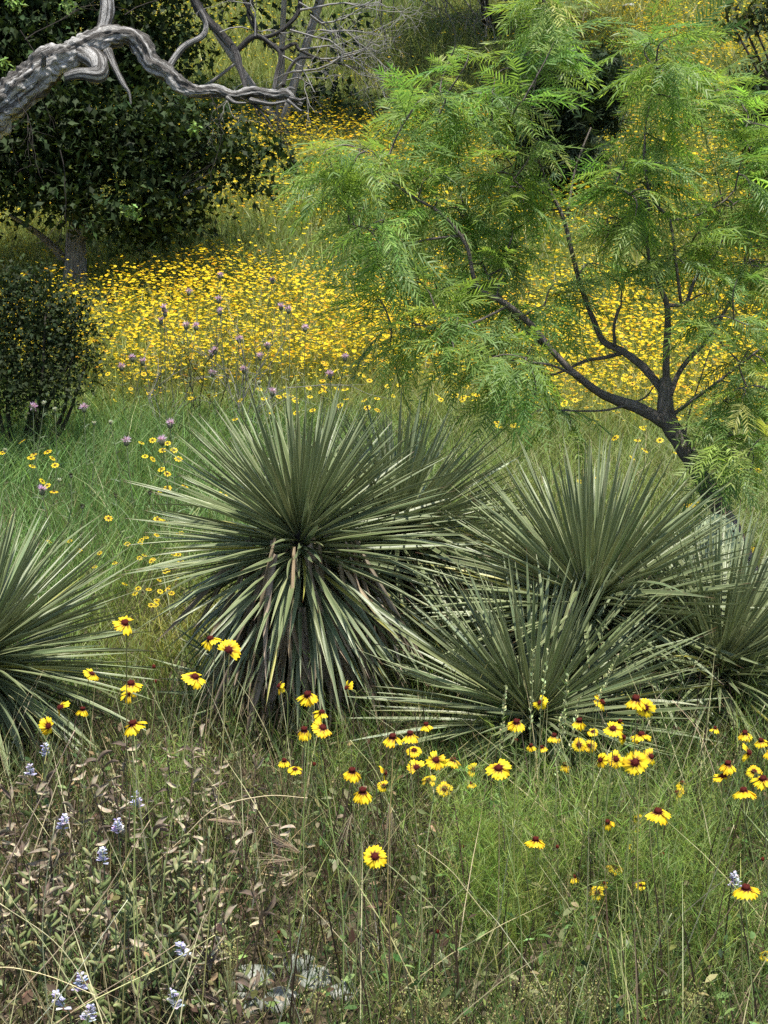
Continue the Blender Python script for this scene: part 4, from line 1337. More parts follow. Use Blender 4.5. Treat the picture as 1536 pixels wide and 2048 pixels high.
PL = {
    'a': 'beside the yucca standing apart by the grass', 'b': "before the shaggy yucca's dead skirt", 'c': 'at the foot of the shaggy skirted yucca',
    'd': 'between the shaggy yucca and the low yucca', 'e': 'in the thick cluster before the low yucca', 'f': 'before the yucca next to the prickly pear',
    'g': 'down among the thread leaved weeds', 'h': 'alone on a straight stem before dark dry grass'}
FL = [  # px, py, size, mode, place
    (250, 1245, 50, 't', 'a'), (457, 1300, 48, 'f', 'a'), (390, 1353, 50, 't', 'a'), (420, 1277, 36, 's', 'a'), (184, 1347, 34, 't', 'a'), (262, 1366, 40, 's', 'a'), (258, 1386, 32, 's', 'a'),
    (120, 1415, 32, 'l', 'a'), (165, 1417, 27, 's', 'a'), (97, 1452, 30, 'r', 'a'), (265, 1446, 44, 's', 'a'),
    (558, 1372, 27, 'l', 'b'), (615, 1388, 40, 's', 'b'), (693, 1376, 28, 'l', 'b'), (644, 1424, 32, 's', 'b'), (608, 1458, 36, 's', 'b'), (646, 1455, 46, 't', 'b'),
    (590, 1538, 30, 't', 'c'), (568, 1520, 26, 's', 'c'), (704, 1540, 38, 's', 'c'), (725, 1580, 44, 's', 'c'), (750, 1713, 50, 'f', 'h'),
    (770, 1545, 28, 'r', 'd'), (767, 1572, 25, 'f', 'd'), (785, 1472, 40, 's', 'd'), (820, 1466, 38, 's', 'd'), (828, 1500, 32, 't', 'd'), (833, 1535, 36, 'f', 'd'), (872, 1520, 40, 'f', 'd'), (906, 1519, 32, 's', 'd'),
    (856, 1560, 32, 't', 'd'), (889, 1578, 32, 'f', 'd'), (947, 1540, 30, 'f', 'd'), (942, 1566, 20, 's', 'd'), (997, 1536, 50, 't', 'd'), (852, 1448, 28, 's', 'd'),
    (1033, 1443, 36, 's', 'e'), (1080, 1405, 30, 'f', 'e'), (1205, 1404, 30, 'r', 'e'), (1272, 1396, 44, 's', 'e'), (1290, 1415, 40, 'f', 'e'), (1158, 1440, 32, 's', 'e'), (1186, 1463, 24, 't', 'e'), (1226, 1457, 38, 't', 'e'),
    (1248, 1474, 24, 'r', 'e'), (1283, 1468, 36, 's', 'e'), (1108, 1470, 28, 's', 'e'), (1062, 1490, 22, 's', 'e'), (1083, 1494, 22, 's', 'e'), (1158, 1490, 28, 'f', 'e'), (1180, 1492, 28, 'f', 'e'), (1232, 1518, 36, 'f', 'e'),
    (1270, 1525, 52, 'f', 'e'), (1303, 1513, 34, 'f', 'e'), (1200, 1520, 26, 'l', 'e'), (1130, 1528, 26, 's', 'e'), (1240, 1442, 24, 's', 'e'),
    (1490, 1465, 30, 's', 'f'), (1522, 1480, 28, 's', 'f'), (1498, 1505, 34, 'r', 'f'), (1456, 1526, 36, 's', 'f'), (1447, 1552, 36, 's', 'f'), (1487, 1580, 42, 's', 'f'), (1508, 1543, 32, 't', 'f'), (1526, 1557, 40, 's', 'f'),
    (1365, 1565, 24, 's', 'f'), (1353, 1585, 25, 'l', 'f'), (1316, 1622, 44, 's', 'f'), (1430, 1455, 20, 's', 'f'), (1545, 1500, 34, 's', 'f'),
    (955, 1670, 28, 's', 'g'), (1071, 1678, 36, 's', 'g'), (1215, 1643, 27, 's', 'g'), (1264, 1652, 28, 's', 'g'), (1277, 1638, 22, 'f', 'g'), (1264, 1695, 18, 'r', 'g'), (1230, 1733, 36, 't', 'g'), (1148, 1752, 24, 's', 'g'),
    (1195, 1786, 30, 'f', 'g'), (1207, 1766, 20, 's', 'g'), (1280, 1770, 22, 't', 'g'), (1492, 1775, 56, 's', 'g'), (1530, 1908, 24, 's', 'g'),
]
for f in FL:
    coreopsis(*f[:4], PL[f[4]])
for px, py, pl in ((308, 1335, 'a'), (640, 1825, 'g'), (557, 1866, 'g'), (925, 1695, 'g'), (1115, 1695, 'g'), (875, 1865, 'g'), (825, 1893, 'g'), (760, 1860, 'g'), (1325, 1710, 'g'), (1032, 1482, 'e'), (1290, 2040, 'g'), (628, 1530, 'c'), (310, 1365, 'a'), (1525, 1720, 'g')):
    coreopsis(px, py, 20, 's', PL[pl], True)

# small flowers farther off, each one mesh: rays, centre, stem
STARV, START, STARC = [], [], []
for k in range(8):
    an = k * math.pi / 4
    b_ = len(STARV)
    for r_, da, c in ((.2, 0, YEL * .6), (.78, -.32, YEL), (1.0, 0, YEL), (.78, .32, YEL)):
        STARV.append((r_ * math.cos(an + da), r_ * math.sin(an + da), -.12 * r_)); STARC.append(c)
    START += [(b_, b_ + 1, b_ + 2), (b_, b_ + 2, b_ + 3)]
b_ = len(STARV)
STARV += [(.28 * math.cos(k * 1.0472), .28 * math.sin(k * 1.0472), .0) for k in range(6)] + [(0, 0, .26)]
STARC += [MAR * .8] * 7
START += [(b_ + k, b_ + (k + 1) % 6, b_ + 6) for k in range(6)]
STARV, START, STARC = np.array(STARV), np.array(START), np.array(STARC)
FARV, FART, FARC = [], [], []
for k in range(6):
    an = k * math.pi / 3
    b_ = len(FARV)
    FARV += [(0, 0, 0), (math.cos(an - .42), math.sin(an - .42), -.1), (math.cos(an + .42), math.sin(an + .42), -.1)]
    FARC += [YEL * .8, YEL, YEL]
    FART += [(b_, b_ + 1, b_ + 2)]
b_ = len(FARV)
FARV += [(.25, 0, .02), (-.13, .22, .02), (-.13, -.22, .02), (0, 0, .24)]
FARC += [MAR] * 4
FART += [(b_, b_ + 1, b_ + 3), (b_ + 1, b_ + 2, b_ + 3), (b_ + 2, b_, b_ + 3)]
FARV, FART, FARC = np.array(FARV), np.array(FART), np.array(FARC)


def small_flower(p, label, group, rad=.021, base=None):
    b = np.array([p[0] + rng.normal(0, .03), p[1] + .02, 0]) if base is None else base
    b[2] = gz(b[0], b[1])
    nrm = unit(TO_CAM(p) * rng.uniform(.1, .8) + np.array([rng.normal(0, .3), 0, .8]))
    a = Acc()
    X, Y, Z = frame(np.array([unit(np.cross(nrm, [1, .2, 0]))]), np.array([nrm]))
    a.add(*stamp(STARV, START, STARC, np.array([p]), X, Y, Z, np.array([rad]), np.array([[1, rng.uniform(.85, 1.05), 1]])))
    V, T = tube(np.array([b, (b + p) / 2 + rng.normal(0, .015, 3), p]), np.array([.0016, .0014, .0012]), 3, close=False)
    a.add(V, T, np.array([.12, .17, .05]))
    tag(link('coreopsis', a.mesh('coreopsis', M_PETAL, False, b)), label, 'flower', group).location = b


gA = 'small coreopsis in the blue green grass'
gB = 'small coreopsis peeping over the shaggy yucca'
gC = 'small coreopsis under the mesquite'
gD = 'small coreopsis at the front edge of the flower field'
gE = 'small coreopsis in the olive patch behind the yuccas'
for L_, g_, lab in (
    ([(44, 882), (68, 908), (62, 915), (95, 903), (105, 916), (110, 930), (65, 932), (85, 962), (94, 971), (108, 983), (5, 905), (283, 885), (305, 880), (290, 912), (306, 918), (325, 900), (335, 886), (348, 900), (323, 938), (335, 947), (357, 917), (322, 980), (335, 976), (370, 972), (217, 1036), (315, 1038), (330, 1043), (435, 985), (447, 992)],
     gA, 'small yellow coreopsis dotted in the blue green grass beside the tall yucca'),
    ([(480, 800), (528, 797), (558, 793), (572, 790), (592, 803), (620, 793), (648, 780), (648, 772), (690, 778), (728, 800), (543, 825), (592, 825), (625, 820), (470, 838), (735, 815), (755, 820), (680, 810)],
     gB, 'small yellow coreopsis showing just above the tips of the tall yucca'),
    ([(1130, 803), (1128, 808), (1100, 792), (1055, 798), (1028, 850), (995, 845), (1033, 852), (998, 852), (1275, 880), (1285, 856), (1265, 915), (1290, 900), (1503, 870), (1160, 962), (1185, 955), (1253, 970), (950, 800), (910, 790), (875, 790), (1355, 905), (1356, 836), (1230, 875), (1320, 880), (1010, 780), (1040, 790), (1200, 780), (1150, 800), (1060, 840), (1385, 1010), (1400, 1005), (1375, 1010), (1500, 1100), (1480, 940), (1515, 940)],
     gC, 'small yellow coreopsis in the yellow green grass beneath the mesquite'),
    ([(x, y) for x, y in zip(rng.uniform(250, 370, 34), rng.uniform(1085, 1260, 34))] + [(100, 1120), (140, 1110), (160, 1140), (190, 1180), (200, 1150), (230, 1170)], gE, 'tiny yellow coreopsis in the olive green patch between two yuccas'),
    ([(x, y) for x, y in zip(rng.uniform(150, 1500, 64), rng.uniform(745, 800, 64))], gD, 'small yellow coreopsis along the near edge of the flower field')):
    for px, py in L_:
        if g_ == gE:
            g0 = on_ground(px, py + 25)
            p = at(px, py, min(g0[1], 7.4) - .1)
            p[2] = max(p[2], float(gz(p[0], p[1])) + .2)
            small_flower(p, lab, g_, .016)
        else:
            Y_ = rng.uniform(7.6, 8.8) if py > 870 else (rng.uniform(8.6, 9.6) if g_ != gD else rng.uniform(10, 10.8))
            p = at(px, py, Y_)
            while p[2] < gz(p[0], p[1]) + .34 and Y_ > 6.2:
                Y_ -= .1; p = at(px, py, Y_)
            while p[2] > gz(p[0], p[1]) + .62 and Y_ < 11:
                Y_ += .1; p = at(px, py, Y_)
            small_flower(p, lab, g_, rng.uniform(.021, .026))

# the flower field: far past counting
a = Acc()


def field(n, y0, y1, dens, hmin, hmax, rad, simple=False):
    P = spread(n, y0, y1, .30, 1.3)
    w = dens(P[:, 0], P[:, 1])
    P = P[rng.random(n) < w]
    n = len(P)
    P[:, 2] += rng.uniform(hmin, hmax, n)
    N_ = unit(np.column_stack([rng.normal(.05, .28, n), rng.normal(-.13, .28, n), np.ones(n)]))
    X, Y, Z = frame(unit(np.cross(N_, rng.normal(0, 1, (n, 3)))), N_)
    tint = np.column_stack([np.ones(n), rng.choice([1.05, .97, .84, .66], n, p=[.5, .3, .14, .06]), np.ones(n)]) * np.exp(rng.normal(0, .1, (n, 1)))
    far_ = P[:, 1] > 10.7
    rr_ = rad * rng.uniform(.6, 1.25, n)
    for m_, tp in ((~far_, (STARV, START, STARC)), (far_, (FARV, FART, FARC))):
        if m_.any(): a.add(*stamp(*tp, P[m_], X[m_], Y[m_], Z[m_], rr_[m_], tint[m_]))
    return n


def d_band(x, y):
    e = fbm(x, y, 1.5, 4.)
    e2 = fbm(x, y, 4.3, 9.)
    u = x / (.268 * y)
    w_ = 1.4 * (fbm(x, y * .3, 2.1, 6.) - .5)
    k = np.clip((y - 10.2 + .7 * np.clip(u + .1, 0, 1) - .5 * w_) / .6, 0, 1) * np.clip((14.4 + w_ * 1.6 - y) / 1.3, 0, 1)
    e3 = fbm(x, y, 9., 3.)
    return k * np.clip(.07 + 1.35 * e * (.25 + .9 * e2) * (.45 + .9 * e3), 0, 1)


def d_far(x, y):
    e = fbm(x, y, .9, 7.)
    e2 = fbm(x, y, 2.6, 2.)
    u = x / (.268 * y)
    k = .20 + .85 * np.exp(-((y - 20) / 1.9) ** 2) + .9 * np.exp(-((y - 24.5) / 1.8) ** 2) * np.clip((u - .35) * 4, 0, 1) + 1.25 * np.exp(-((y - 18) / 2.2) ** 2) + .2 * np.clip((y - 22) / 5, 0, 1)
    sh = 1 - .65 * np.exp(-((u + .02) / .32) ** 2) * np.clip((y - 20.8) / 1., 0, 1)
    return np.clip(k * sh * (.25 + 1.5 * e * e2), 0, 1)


nf = field(115000, 9.2, 16.0, d_band, .22, .54, .015)
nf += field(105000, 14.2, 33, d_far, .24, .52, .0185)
print('field flowers', nf)
tag(link('field_flowers', a.mesh('field_flowers', M_PETAL)), 'mass of yellow coreopsis carpeting the meadow and the hillside', 'flowers', kind='stuff')

# ------------------------------------------------------------------ thistles, sage, lupine, straws
PINK = np.array([.62, .44, .62])


def thistle(px, py, Y_, lab, col=PINK, rad=.026, grp='lavender thistle heads over the meadow', name='thistle'):
    p = at(px, py, Y_)
    while p[2] < gz(p[0], p[1]) + .25 and Y_ > 6.0:
        Y_ -= .1; p = at(px, py, Y_)
    while p[2] > gz(p[0], p[1]) + .95 and Y_ < 13:
        Y_ += .1; p = at(px, py, Y_)
    b = np.array([p[0] + rng.normal(0, .06), p[1], 0]); b[2] = gz(b[0], b[1])
    root = tag(empty(name, b), lab, 'thistle' if name == 'thistle' else 'flower', grp)
    a = Acc()
    m = (b + p) / 2 + rng.normal(0, .02, 3)
    Q = catmull([(*b, .003), (*m, .0025), (*(p - [0, 0, .02]), .002)], 5)
    V, T = tube(Q[:, :3], Q[:, 3], 4); a.add(V, T, np.array([.16, .19, .10]))
    k = 10
    t = rng.integers(2, len(Q) - 1, k); an = rng.uniform(0, 6.28, k)
    a.add(*ribbons(Q[t, :3], unit(np.column_stack([np.cos(an), np.sin(an), np.full(k, .6)])), rng.uniform(.05, .11, k), .008, np.tile([0, 0, -.3], (k, 1)), 3, jit(np.array([.15, .19, .10]), k)))
    link('stem', a.mesh('stem', M_STEM, False, b), root)
    a = Acc()
    V, T = tube(np.array([p - [0, 0, rad * 1.2], p - [0, 0, rad * .9], p - [0, 0, rad * .3], p + [0, 0, rad * .1]]), np.array([.25, .55, .6, .4]) * rad, 8)
    a.add(V, T, np.array([.17, .18, .11]))
    link('bract_cup', a.mesh('bract_cup', M_STEM, True, b), root)
    a = Acc()
    k = 70
    d_ = unit(np.column_stack([rng.normal(0, .75, (k, 2)), rng.uniform(-.25, 1.0, k)]))
    a.add(*ribbons(np.tile(p, (k, 1)) + d_ * rad * .2, d_, rad * rng.uniform(.8, 1.25, k), rad * .22, np.zeros((k, 3)), 2, jit(col, k, .25)))
    link('floret_tuft', a.mesh('floret_tuft', M_PETAL, False, b), root)


for px, py in ((440, 550), (545, 560), (577, 618), (562, 612), (322, 640), (328, 615), (330, 625), (372, 650), (392, 652), (440, 622), (437, 598), (478, 677), (423, 706), (430, 700), (265, 715), (285, 722), (243, 733), (425, 745), (520, 712), (488, 738), (610, 655), (690, 714), (378, 583), (535, 690)):
    thistle(px, py, 9.6, 'lavender pink thistle head rising over the yellow flower field')
for px, py, Y_ in ((660, 748, 8.6), (545, 783, 8.6)):
    thistle(px, py, Y_, 'lavender thistle head standing above the tall yucca tips')
for px, py, Y_ in ((340, 846, 7.8), (324, 880, 7.6), (253, 881, 7.8), (168, 815, 8.4), (66, 813, 8.4), (84, 979, 7.4)):
    thistle(px, py, Y_, 'lavender thistle head rising out of the blue green grass')
for px, py in ((88, 805), (110, 818), (188, 846), (221, 844), (10, 900), (518, 765), (118, 960)):
    thistle(px, py, 8.2, 'small white flower head in the blue green grass', np.array([.6, .62, .5]), .013, 'small white flower heads in the grass', 'white_flower')
for px, py in ((231, 990), (165, 1012), (142, 950), (300, 985)):
    thistle(px, py, 7.4, 'dried dark seed head on a stalk in the blue green grass', np.array([.05, .035, .03]), .014, 'dark dried seed heads in the grass', 'dried_flower')

# grey dead weeds standing in the flower field
for px, py, hgt, lab in ((480, 760, .75, 'bushy grey dead weed standing in the yellow flower field'), (400, 755, .7, 'thin dark dead stalk leaning in the yellow flower field'), (318, 745, .55, 'small grey dead weed at the flower field edge near the shrub')):
    Y_ = 9.7
    b = at(px, py, Y_); b[2] = gz(b[0], b[1])
    a = Acc()
    for _ in range(7 if hgt == .75 else 3):
        grow(a, b, (rng.normal(.1, .3), rng.normal(0, .2), 1), hgt * rng.uniform(.6, .8), .006, 2, 3, 3, .2, 0, .4)
    o = link('dead_weed', a.mesh('dead_weed', M_TWIG if hgt != .7 else M_DARKTWIG, False, b)); o.location = b
    tag(o, lab, 'weed')


def lupine(px, py, Y_, kind, lab, grp):
    """bluebonnet plant: kind b = blue bloom spike, p = pale green pods, t = twisted dry tan pods"""
    p = at(px, py, Y_)
    while p[2] < gz(p[0], p[1]) + .10 and Y_ > 2.5:
        Y_ -= .05; p = at(px, py, Y_)
    b = np.array([p[0] + rng.normal(0, .03), p[1] + rng.normal(0, .03), 0]); b[2] = gz(b[0], b[1]) - .01
    root = tag(empty('bluebonnet', b), lab, 'bluebonnet', grp)
    a = Acc()
    m = (b + p) / 2 + rng.normal(0, .015, 3)
    Q = catmull([(*b, .0028), (*m, .0024), (*p, .0014)], 6)
    V, T = tube(Q[:, :3], Q[:, 3], 5)
    a.add(V, T, np.array([.14, .10, .07]) if kind == 't' else np.array([.14, .17, .08]))
    link('stem', a.mesh('stem', M_STEM, False, b), root)
    up = unit(p - m)
    if kind == 'b':
        n = 30
        t = rng.random(n); z = t * .04
        an = rng.uniform(0, 6.28, n)
        rad = .018 * (1 - .5 * t)
        O = p + up * (z[:, None] - .035) + np.column_stack([np.cos(an), np.sin(an), np.zeros(n)]) * .002
        D = np.column_stack([np.cos(an), np.sin(an), rng.uniform(.1, .8, n)])
        X, Y, Z = frame(unit(D))
        a = Acc()
        a.add(*stamp(OVALV * [1.9, 1, 1], OVALT, OVALC, O, X, Y, Z, rad * rng.uniform(.8, 1.2, n), jit(pick(n, [np.array([.50, .50, .74]), np.array([.74, .73, .82]), np.array([.60, .59, .78])], [2, 1, 2]), n, .15)))
        link('bloom_spike', a.mesh('bloom_spike', M_PETAL, False, b), root)
        npod = 4
    else:
        npod = rng.integers(9, 14)
    for k in range(npod):
        t = rng.uniform(.35, .98) if kind != 'b' else rng.uniform(.2, .6)
        q = Q[int(t * (len(Q) - 1)), :3]
        an = rng.uniform(0, 6.28)
        d_ = unit(np.array([math.cos(an), math.sin(an), rng.uniform(.5, 1.3) if kind == 'p' else rng.uniform(-.2, .9)]))
        X, Y, Z = frame(np.array([d_]), rng.normal(0, .6, (1, 3)) + [0, 0, 1])
        L_ = rng.uniform(.028, .043) if kind == 'p' else rng.uniform(.034, .058)
        link('pod' if kind != 'b' else 'leaf', {'p': PODS, 't': DRYPODS, 'b': LEAFS}[kind][rng.integers(3)], root, mtx(q - b, X[0], Y[0], Z[0], L_, L_, L_))


def pod_mesh(col, curl, k):
    n = 8
    t = np.linspace(0, 1, n)
    P_ = np.column_stack([.10 * np.sin(t * curl * 2 + k), t, .22 * curl * np.sin(t * math.pi) * (1 if k % 2 else -1)])
    r_ = .16 * np.sin(np.clip(t * .92 + .06, 0, 1) * math.pi) ** .6
    V, T = tube(P_, np.maximum(r_, .01), 6)
    V = V * [1, 1, .6]
    return make_mesh('pod', V, T, M_DRY, jit(np.array(col), len(V), .12), True)


def dry_pod(k):
    """a split pod half, curled like a trough"""
    n = 7
    V, T = [], []
    for i in range(n):
        t = i / (n - 1)
        w = .13 * math.sin(min(1, t * .9 + .08) * math.pi) ** .7
        a_ = (1.4 if k % 2 else -1.1) * t
        cx, cz = .10 * math.sin(3 * t + k), .22 * math.sin(2.6 * t) * (1 if k else -1)
        for s in (-1, 0, 1):
            x, z = s * w, (.09 if s else 0)
            V.append((cx + x * math.cos(a_) - z * math.sin(a_), t, cz + x * math.sin(a_) + z * math.cos(a_)))
    for i in range(n - 1):
        for j in range(2):
            a_ = i * 3 + j
            T += [(a_, a_ + 1, a_ + 4), (a_, a_ + 4, a_ + 3)]
    C = jit((np.array([.44, .39, .28]), np.array([.15, .12, .09]), np.array([.27, .235, .16]))[k], len(V), .15)
    return make_mesh('pod', V, T, M_DRY, C, True)


PODS = [pod_mesh((.20, .23, .09), .5, 0), pod_mesh((.27, .285, .13), .8, 1), pod_mesh((.15, .185, .07), .4, 2)]
DRYPODS = [dry_pod(k) for k in range(3)]
LEAFS = [make_mesh('leaf', OVALV, OVALT, M_LEAF, OVALC * np.array(c)) for c in ((.12, .17, .06), (.15, .19, .08), (.10, .15, .05))]
def near(px, py):
    if py < 1570: return 'below the yucca standing apart' if px < 230 else 'by the foot of the shaggy yucca'
    if py > 1870: return 'beside the limestone rocks' if px > 300 else 'under the crossing straw stems'
    return 'under the arched straw' if px > 380 else 'among the blue blooms'


for px, py, Y_ in ((270, 1590, 3.6), (130, 1635, 3.5), (235, 1640, 3.5), (90, 1490, 4.1), (60, 1532, 4.0), (112, 1990, 2.85), (182, 2012, 2.82), (163, 1950, 2.9), (345, 1985, 2.85), (360, 1892, 2.95), (205, 1700, 3.3), (1468, 1748, 3.4)):
    lupine(px, py, Y_, 'b', 'pale blue violet bluebonnet bloom spike ' + near(px, py) if px < 1000 else 'lone blue bluebonnet bloom among the thread leaved weeds', 'bluebonnet blooms in the weeds')

pods_t = [(60, 1550), (20, 1580), (150, 1600), (200, 1650), (300, 1650), (330, 1545), (400, 1455), (385, 1490), (175, 1560), (440, 1500), (255, 1480), (330, 1470), (100, 1680), (480, 1640), (390, 1880), (340, 1940), (500, 1760), (420, 1975), (30, 1650), (290, 1530), (120, 1780), (510, 1960), (230, 1560), (560, 1640)]
pods_t += [(x, y) for x, y in zip(rng.uniform(-20, 520, 24), rng.uniform(1480, 1960, 24))]
for px, py in pods_t:
    lupine(px, py, float(np.interp(py, [1450, 1700, 2000], [4.2, 3.4, 2.9])), 't', 'dried bluebonnet stalk with curled tan split pods ' + near(px, py), 'dried bluebonnet stalks ' + near(px, py))
pods_p = [(330, 1720), (360, 1700), (420, 1790), (320, 1830), (200, 1740), (430, 1730), (270, 1800), (380, 1760), (100, 1830), (210, 1880), (300, 1900), (150, 1720), (450, 1850), (60, 1740), (250, 1950), (40, 1900), (345, 1770), (180, 1800)]
pods_p += [(x, y) for x, y in zip(rng.uniform(-10, 480, 26), rng.uniform(1640, 2020, 26))]
for px, py in pods_p:
    lupine(px, py, float(np.interp(py, [1650, 1800, 2000], [3.5, 3.15, 2.85])), 'p', 'bluebonnet with upright pale green fuzzy pods ' + near(px, py), 'bluebonnets in green pod ' + near(px, py))


# long straw stems
def straw(pts, Y0, lab, grp='long straw grass stems', r=.0024, col=np.array([.76, .69, .40])):
    """a stem whose upper end is pts[0]; its foot runs on to the ground"""
    Q = [at(px, py, Y0 + .12 * i) for i, (px, py) in enumerate(pts)]
    e = Q[-1].copy(); dv = Q[-1] - Q[-2]
    while e[2] > gz(e[0], e[1]) and dv[2] < 0: e = e + dv * .1
    if dv[2] >= 0: e[2] = gz(e[0], e[1])
    Q.append(e)
    b = e.copy()
    C = catmull([(*q, r * (.3 + .7 * i / len(Q))) for i, q in enumerate(Q)], 6)
    V, T = tube(C[:, :3], C[:, 3], 4)
    a = Acc(); a.add(V, T, jit(col * 1.15, 1, .15)[0])
    o = link('straw_stem', a.mesh('straw_stem', M_STEM, False, b)); o.location = b
    tag(o, lab, 'grass stem', grp)


SL1 = 'long bare straw stem slanting across the dried bluebonnets'
SL2 = 'long pale straw stem rising through the thread leaved weeds'
for pts in ([(5, 1775), (100, 1905), (200, 2060)], [(0, 1807), (125, 1900), (225, 2060)], [(295, 1795), (285, 1920), (268, 2060)], [(150, 1460), (70, 1620), (0, 1760)], [(300, 1640), (200, 1800), (90, 1930), (-20, 2050)], [(495, 1655), (450, 1760), (395, 1870)],
            [(607, 1830), (585, 1940), (555, 2060)], [(310, 1870), (380, 1970), (440, 2060)], [(350, 1890), (260, 1950), (150, 2020), (60, 2090)], [(660, 1915), (620, 2000), (590, 2070)], [(0, 1890), (60, 1960), (110, 2060)], [(110, 1640), (85, 1850), (100, 2060)],
            [(265, 1505), (283, 1640), (300, 1760)], [(10, 1860), (70, 1990), (140, 2090)], [(255, 1800), (120, 1990), (40, 2080)], [(230, 1840), (262, 1960), (285, 2070)], [(190, 1990), (90, 1950), (0, 1935), (-60, 1960)], [(430, 1870), (330, 1930), (170, 2010), (30, 2100)]):
    straw(pts, 2.62, SL1)
for pts in ([(1468, 1650), (1410, 1800), (1343, 1975)], [(1343, 1827), (1290, 1930), (1210, 2060)], [(1018, 1885), (950, 1960), (868, 2060)], [(998, 1620), (998, 1720), (996, 1850)], [(1030, 1640), (1012, 1740), (996, 1850)], [(1178, 1620), (1175, 1780), (1168, 1930)], [(1138, 1950), (1180, 2000), (1230, 2070)],
            [(1265, 1800), (1280, 1880), (1300, 1960)], [(1320, 1870), (1310, 1960), (1290, 2060)], [(1500, 1760), (1440, 1850), (1380, 1960)], [(880, 1900), (900, 1990), (915, 2070)], [(835, 1690), (900, 1740), (940, 1790)], [(1120, 1470), (1150, 1600), (1170, 1720)],
            [(1300, 1440), (1250, 1560), (1215, 1700)], [(1345, 1400), (1400, 1470), (1440, 1580)], [(1530, 1410), (1480, 1520), (1440, 1640)], [(700, 1480), (760, 1560), (800, 1700)]):
    straw(pts, 2.9 if pts[0][1] > 1550 else 3.7, SL2)
straw([(615, 1596), (530, 1592), (430, 1618), (360, 1682)], 3.2, 'single straw stem bent over in a wide arch', 'long straw grass stems')


# feathery dry awns and upright seed spikes
def awn(px, py, Y_, ang, lab):
    p = at(px, py, Y_)
    n = 26
    dirv = np.array([math.cos(ang), 0, math.sin(ang)])
    b = np.array([p[0] - dirv[0] * .1, p[1], 0]); b[2] = gz(b[0], b[1])
    a = Acc()
    Q = catmull([(*b, .0012), (*((b + p) / 2), .0011), (*p, .0009)], 5)
    V, T = tube(Q[:, :3], Q[:, 3], 3); a.add(V, T, TAN)
    d = unit(dirv + rng.normal(0, .14, (n, 3)))
    a.add(*ribbons(np.tile(p, (n, 1)) - dirv * .02, d, rng.uniform(.06, .13, n), .0012, rng.normal(0, .12, (n, 3)), 3, jit(np.array([.42, .33, .22]), n, .2)))
    o = link('dry_grass_plume', a.mesh('dry_grass_plume', M_DRY, False, b)); o.location = b
    tag(o, lab, 'grass plume', 'dry feathery grass plumes')


for px, py, an, lab in ((430, 1640, 0., 'feathery dry plume lying level under the straw arch'), (590, 1700, 2.6, 'feathery dry plume among dark dead grass'), (600, 1740, 3.6, 'feathery dry plume among dark dead grass'), (700, 1640, 4.4, 'reddish dry plume drooping beside the lone straight flower stem'),
                        (570, 1720, 3.1, 'feathery dry plume among dark dead grass'), (780, 1620, 4.7, 'reddish dry plume drooping beside the lone straight flower stem')):
    awn(px, py, 3.5, an, lab)


def seed_spike(pts, Y_, lab, col=(.46, .50, .24)):
    Q = [at(x, y, Y_) for x, y in pts]
    e = Q[-1].copy(); e[2] = gz(e[0], e[1])
    b = e.copy()
    C = catmull([(*q, .0012) for q in Q] + [(*e, .0018)], 8)
    a = Acc()
    V, T = tube(C[:, :3], C[:, 3], 4); a.add(V, T, np.array([.24, .26, .12]))
    n = 46
    idx = rng.uniform(0, 8 * (len(pts) - 1) * .95, n)
    i0 = idx.astype(int)
    P_ = C[i0, :3] + (C[i0 + 1, :3] - C[i0, :3]) * (idx - i0)[:, None]
    an = rng.uniform(0, 6.28, n)
    d = unit(np.column_stack([np.cos(an), np.sin(an), np.full(n, 1.2)]))
    X, Y, Z = frame(d, rng.normal(0, 1, (n, 3)))
    a.add(*stamp(OVALV * [1.5, 1, 1], OVALT, OVALC, P_, X, Y, Z, .010 * rng.uniform(.7, 1.2, n), jit(np.array(col), n, .2)))
    o = link('seed_spike', a.mesh('seed_spike', M_STEM, False, b)); o.location = b
    tag(o, lab, 'seed spike', 'slender seed spikes before the low yucca')


for pts in ([(1066, 1300), (1064, 1390), (1060, 1480)], [(1095, 1300), (1088, 1370), (1080, 1460)], [(1137, 1350), (1128, 1420), (1115, 1500)], [(1236, 1310), (1212, 1370), (1190, 1450)], [(1012, 1370), (1006, 1440), (1000, 1520)], [(1130, 1430), (1122, 1500), (1112, 1570)], [(1160, 1395), (1150, 1450), (1140, 1520)]):
    seed_spike(pts, 3.75, 'slender upright seed spike rising before the low yucca')


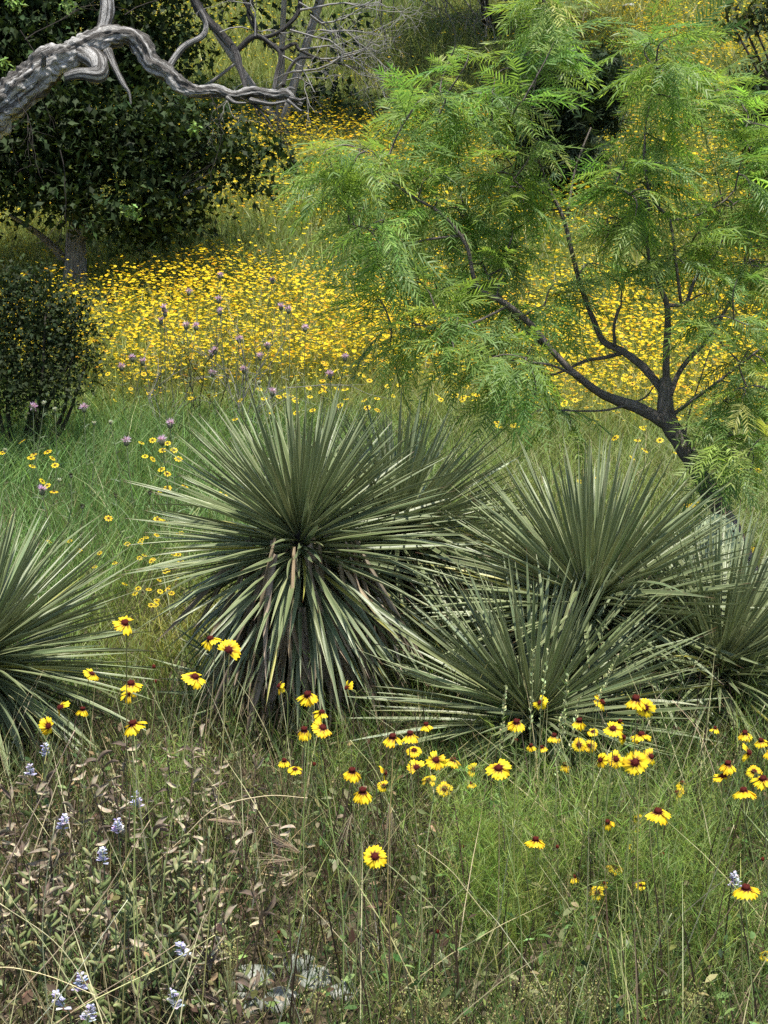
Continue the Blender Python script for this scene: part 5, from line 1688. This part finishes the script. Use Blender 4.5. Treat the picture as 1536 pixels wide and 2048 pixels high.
# yellowish seed panicles near the ground
def panicle(px, py, Y_, rx, ry):
    b = on_ground(px, min(2200, py + 160))
    p = at(px, py, Y_)
    b = np.array([p[0], p[1], float(gz(p[0], p[1]))])
    a = Acc()
    n = 70
    k = Y_ / F
    E = p + rng.normal(0, .5, (n, 3)) * [rx * k, rx * k, ry * k]
    E[:, 2] = np.maximum(E[:, 2], gz(E[:, 0], E[:, 1]) + .02)
    st = b + [0, 0, .02] + (p - b) * rng.uniform(.2, .8, (n, 1))
    v = E - st
    ln = np.linalg.norm(v, axis=1)
    a.add(*ribbons(st, unit(v), ln, .0009, np.zeros((n, 3)), 2, jit(np.array([.26, .25, .10]), n, .2)))
    V, T = tube(np.array([b, p]), np.array([.0018, .0012]), 4); a.add(V, T, np.array([.2, .22, .09]))
    m = n * 3
    O = np.repeat(E, 3, 0) + rng.normal(0, .004, (m, 3))
    X, Y, Z = frame(unit(rng.normal(0, 1, (m, 3))), rng.normal(0, 1, (m, 3)))
    a.add(*stamp(OVALV * [1.6, 1, 1], OVALT, OVALC, O, X, Y, Z, .0042 * rng.uniform(.7, 1.3, m), jit(np.array([.30, .29, .11]), m, .2)))
    o = link('seed_panicle', a.mesh('seed_panicle', M_DRY, False, b)); o.location = b
    tag(o, 'airy yellowish seed panicle hanging low over the weeds', 'seed panicle', 'airy yellowish seed panicles')


for px, py, rx, ry in ((1060, 1970, 60, 40), (1110, 2010, 60, 40), (1000, 2020, 50, 40), (860, 1990, 50, 40), (800, 2020, 45, 35), (1390, 1990, 50, 40), (460, 1890, 30, 40), (630, 2000, 40, 35), (900, 2030, 40, 30), (1180, 1995, 40, 40)):
    panicle(px, py, 2.85, rx, ry)


# pale limestone lying in the weeds
def rock_mat():
    m, n, l, p, out = nt('limestone')
    tc = n.new('ShaderNodeTexCoord')
    no = n.new('ShaderNodeTexNoise'); no.inputs['Scale'].default_value = 14; no.inputs['Detail'].default_value = 8
    l.new(tc.outputs['Object'], no.inputs['Vector'])
    r = n.new('ShaderNodeValToRGB')
    r.color_ramp.elements[0].color = (.10, .12, .10, 1); r.color_ramp.elements[0].position = .36
    r.color_ramp.elements[1].color = (.40, .40, .35, 1); r.color_ramp.elements[1].position = .66
    l.new(no.outputs[0], r.inputs[0]); l.new(r.outputs[0], p.inputs['Base Color'])
    p.inputs['Roughness'].default_value = .9
    b = n.new('ShaderNodeBump'); b.inputs['Strength'].default_value = .9; b.inputs['Distance'].default_value = .01
    l.new(no.outputs[0], b.inputs['Height']); l.new(b.outputs[0], p.inputs['Normal'])
    return m


M_ROCK = rock_mat()


def rock(px, py, size, lab, flat=.5, Y_=None):
    g_ = on_ground(px, py)
    t = np.linspace(0, math.pi, 12)
    prof = np.column_stack([np.zeros(12), np.zeros(12), -np.cos(t)])
    V, T = tube(prof, np.maximum(np.sin(t), .02), 18)
    for i in range(len(V)):
        q = Vector(V[i] * 1.1 + px * .013)
        V[i] *= 1 + .35 * mnoise.noise(q) + .14 * mnoise.noise(q * 3.1)
    V = V * [size, size * .8, size * flat]
    o = link('limestone_rock', make_mesh('limestone_rock', V, T, M_ROCK, smooth=True))
    o.location = g_ + np.array([0, 0, size * flat * .35])
    o.rotation_euler = (0, 0, px)
    tag(o, lab, 'rock', 'pale limestone rocks')


for px, py, s, lab in ((500, 1965, .06, 'pale lichen stained limestone rock lying under the weeds'), (560, 2010, .05, 'pale lichen stained limestone rock lying under the weeds'), (630, 1965, .05, 'pale lichen stained limestone rock lying under the weeds'), (595, 1935, .045, 'pale lichen stained limestone rock lying under the weeds'),
                       (690, 1990, .04, 'pale lichen stained limestone rock lying under the weeds'), (480, 2020, .05, 'pale lichen stained limestone rock lying under the weeds'), (1258, 18, .16, 'grey boulder lying high on the flower slope')):
    rock(px, py, s, lab)
